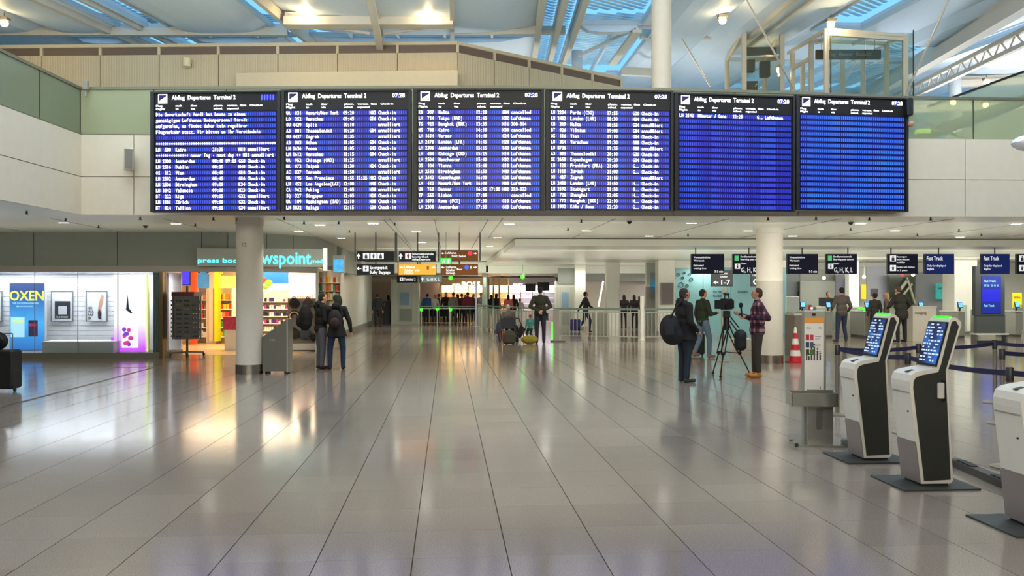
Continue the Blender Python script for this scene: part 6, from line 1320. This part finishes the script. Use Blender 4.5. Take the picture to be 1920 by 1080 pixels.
# other travellers
person('woman with dark hair walking right with the blue suitcase', F(1098, 624), -80, 1.76, .018, top='#24242a', legc='#26355a', hair='#171313', bulk=1.0, arms={'R': ((.24, .12, 1.14), (.2, .32, 1.02)), 'L': ((-.24, -.16, 1.14), (-.2, -.28, .92))}, legs={'R': ((.08, .18, .52), (.08, .14, .10), (.09, .28, .05)), 'L': ((-.08, -.06, .50), (-.08, -.32, .18), (-.08, -.22, .08))})
person('person in black leaning forward beside the left wall near the far railing', F(708, 613), 10, 1.68, .02, top='#151617', legc='#1a1a1e', hair='#14110f', lean=14, bulk=1.1, legs={'R': ((.1, .08, .5), (.13, -.1, .1), (.14, .05, .05))})
person('person in a pink grey top with dark hair behind the left far railing', F(728, 607), 20, 1.6, .024, top='#9c7f80', legc='#222226', hair='#15120f', long_hair=True)
crowd = [(799, 604, -15, '#2f5a94', '#1c1c22', '#17130f', 18, 1.70, 'person in a blue jacket bending over the far counter', 1.2, False), (815, 603, 200, '#d9d6d0', '#2a2a2e', '#3a2a1e', 6, 1.62, 'person in a white top facing the counter beside the blue jacket', .95, False),
 (836, 602, 170, '#2a2523', '#222', '#15110f', 0, 1.75, 'person with black hair standing on the far side of the counter', 1.0, True), (850, 608, 5, '#80786a', '#55544e', '#3a2e26', 6, 1.74, 'tall person in a beige grey coat seen from behind at the counter', 1.2, False),
 (858, 604, 30, '#3a3150', '#1e1e26', '#1a1512', 0, 1.66, 'person in a dark violet jacket between the beige and maroon coats', 1.0, True), (866, 608, -25, '#4f1f2c', '#22222a', '#1a1512', 0, 1.68, 'person in a dark maroon jacket turned to the right', 1.05, False),
 (872, 604, 150, '#cfc3b0', '#2a2a30', '#5a3a24', 0, 1.62, 'person in a cream top with brown hair in the crowd', .95, True), (877, 609, 10, '#6a1d33', '#26262c', '#1c1512', 4, 1.76, 'person in a bright maroon jacket seen from behind', 1.15, False),
 (888, 604, -160, '#5f4a3a', '#2c3548', '#3a271a', 0, 1.66, 'person in a brown top and blue jeans right of the maroon jacket', 1.0, True), (902, 600, 180, '#b9bdd8', '#26262c', '#2a1a14', 0, 1.72, 'person in a pale lavender top behind the lavender post', 1.0, False),
 (822, 600, 100, '#413c42', '#222', '#1c1512', 0, 1.66, 'person in dark grey far behind the counter', 1.0, False), (921, 606, 20, '#191b20', '#17171a', '#14110f', 0, 1.62, 'person in black just right of the pale green glass post', 1.0, True),
 (931, 604, -30, '#3a1f1e', '#1b1b1f', '#1d1512', 0, 1.68, 'person in dark red brown between the thin uprights', 1.05, True), (953, 606, 10, '#d4705f', '#3a3236', '#171210', 0, 1.62, 'woman in a salmon pink top with long black hair', 1.0, True),
 (963, 604, 0, '#20232a', '#1b1b1f', '#171210', 0, 1.62, 'woman in black with long black hair right of the salmon top', 1.0, True), (975, 602, 0, '#d8cfc4', '#2a2a2e', '#2c1f18', 0, 1.4, 'short person in a cream top at the far right of the crowd', 1.0, False)]
for px, py, fc, tc_, lc2, hc, ln, H, lab, bk, lh in crowd: person(lab, F(px, {600: 606.4, 602: 606.8, 603: 607, 604: 607.4, 606: 608}.get(py, py)), fc, H, .026, lean=ln, bulk=bk, top=tc_, legc=lc2 if len(lc2) > 4 else '#222226', hair=hc, long_hair=lh, hand=False)
for px, py, tcol, lab in ((1170, 600, '#241c1c', 'dark haired person behind the railing left of the pillar with the blue triangle'), (1189, 600, '#2a1a18', 'second dark haired person behind the same railing, farther right'), (1185+14, 599, '#8a7470', 'person in mauve partly behind the white post')):
    person(lab, F(px, py+17), 0, 1.62 if px < 1190 else 1.56, .026, top=tcol, legc='#222226', hair='#1c1411', long_hair=True, hand=False)
# right hand side
person('tall man in a brown grey top walking between the gates and the barriers', F(1578, 641), 5, 1.90, .016, top='#4f463f', legc='#1d2840', shoe='#4a3226', hair='#1a1614', bulk=1.15, hem=.84, stance=.13, arms={'L': ((-.29, .02, 1.14), (-.24, .18, 1.05)), 'R': ((.30, -.02, 1.14), (.28, .14, .98))}, legs={'L': ((-.13, .0, .5), (-.17, -.04, .09), (-.2, .08, .04)), 'R': ((.12, .06, .5), (.15, .0, .09), (.2, .14, .04))})
person('large man in a long dark olive coat leaning over behind the kiosks', F(1690, 642), 25, 1.95, .016, top='#25241b', legc='#16171a', shoe='#121214', hair='#4a4436', bulk=1.4, hem=.70, lean=10, stance=.16, arms={'R': ((.38, -.04, 1.18), (.34, .12, 1.02)), 'L': ((-.3, .14, 1.16), (-.14, .38, 1.12))})
person('blond person in a grey top beyond the large man in the olive coat', F(1662, 636), 60, 1.72, .02, top='#6b6258', legc='#3a3836', hair='#c9a56a', long_hair=True)
person('staff member in a dark suit standing at the second boarding gate', F(1500, 622), 200, 1.78, .02, top='#16181f', legc='#14151a', hair='#2a1d18', bulk=1.0, arms={'R': ((.26, .04, 1.13), (.16, .24, 1.0))})
person('staff member with brown hair bending behind the white backed monitor', F(1482, 618), 160, 1.62, .02, top='#cfd4d4', legc='#23242c', hair='#5a3226', lean=12, long_hair=True)
person('woman in a black suit over a white blouse behind the staff counter', F(1553, 626), 180, 1.76, .02, top='#15151a', legc='#15151a', hair='#241812', eyes=True)
t = person('person with dark hair behind the last boarding gate at the right edge', F(1912, 616), 150, 1.66, .02, top='#2a2a30', legc='#1c1c22', hair='#2c1e18')
person('dark figure behind the belt barrier partly hidden by the far kiosk', F(1640, 636), 10, 1.7, .022, top='#3a3833', legc='#262523', hair='#2a231d', bulk=1.05)
backpack('black bag standing on the floor behind the far kiosk', F(1645, 655)+Vector((0, 0, .27)), 0, mat('#131315', .8), 1.0)
# ---- camera tripod
tp = E('tripod', 'tall black camera tripod with three double tube legs', 'tripod', P(1362, 711, 15.7)*1.0, 0); tp.location.z = 0
apx = P(1364, 607, 15.7); top_ = Vector((0, 0, 1.10)); TB = mat('#141416', .4)
feet = [F(1337, 702), F(1351, 709), F(1405, 703)]
for fp in feet:
    f_ = fp-tp.location; kn = top_.lerp(Vector((f_.x, f_.y, 0)), .56); m_ = MB(); sd_ = (f_-Vector((0, 0, 0))).cross(Vector((0, 0, 1))).normalized()*.035
    for sg in (-1, 1): m_.cyl(top_+sd_*sg*1.4, kn+sd_*sg, .013, n=8)
    m_.cyl(kn+Vector((0, 0, .04)), kn-Vector((0, 0, .03)), .03, n=8); m_.cyl(kn, (f_.x, f_.y, .05), .014, n=8); lg = m_.build('leg', TB, tp); MB().ball((f_.x, f_.y, .03), .032, 8).build('foot', TB, lg)
MB().cyl(top_-Vector((0, 0, .12)), top_+Vector((0, 0, .12)), .06, n=14).build('bowl', TB, tp, True)
sp = MB(); 
for fp in feet: f_ = fp-tp.location; sp.cyl((0, 0, .55), top_.lerp(Vector((f_.x, f_.y, 0)), .56), .009, n=6)
sp.build('spreader', TB, tp); MB().box((-.06, -.07, 1.22), (.06, .07, 1.36), bev=.01).build('fluid_head', TB, tp); MB().cyl((.05, 0, 1.28), (.26, .04, 1.02), .012, n=8).build('pan_handle', TB, tp)
cm = E('video_camera', 'black shoulder video camera with matte box and microphone on the tripod', 'video camera', tp.location+Vector((0, 0, 1.36)), R(-35))
MB().box((-.07, -.17, .02), (.07, .17, .24), bev=.015).build('body', TB, cm); MB().cyl((0, -.17, .13), (0, -.34, .13), .05, .06, 16).build('lens', TB, cm, True); MB().box((-.09, -.40, .04), (.09, -.34, .21)).build('matte_box', BLACK, cm)
MB().tube([(0, -.1, .24), (0, -.08, .31), (0, .12, .31), (0, .14, .24)], .014, 6).build('top_handle', TB, cm); MB().cyl((.05, -.28, .33), (.05, .0, .33), .018, n=8).build('microphone', mat('#2a2a2c', .8), cm); MB().box((-.16, -.1, .14), (-.09, .02, .2)).build('viewfinder', BLACK, cm); MB().box((-.06, .17, .04), (.06, .27, .2)).build('battery', TB, cm)
MB().box((-.05, -.1, .36), (.05, -.05, .44)).build('light_panel', mat('#c9c3a6', .4), cm); MB().cyl((0, -.08, .31), (0, -.08, .36), .01, n=6).build('light_stem', TB, cm)
t = E('equipment_bag', 'black equipment bag hanging from the tripod leg', 'bag', tp.location+Vector((.26, -.05, .78))); b = MB(); b.box((-.11, -.1, -.2), (.11, .1, .2), bev=.05); b.ball((0, 0, .08), (.13, .12, .14), 12); remesh(b, .018, mat('#111113', .7), 'bag_body', t); MB().tube([(-.06, 0, .18), (-.2, .02, .38)], .012, 6).build('strap', BLACK, t)
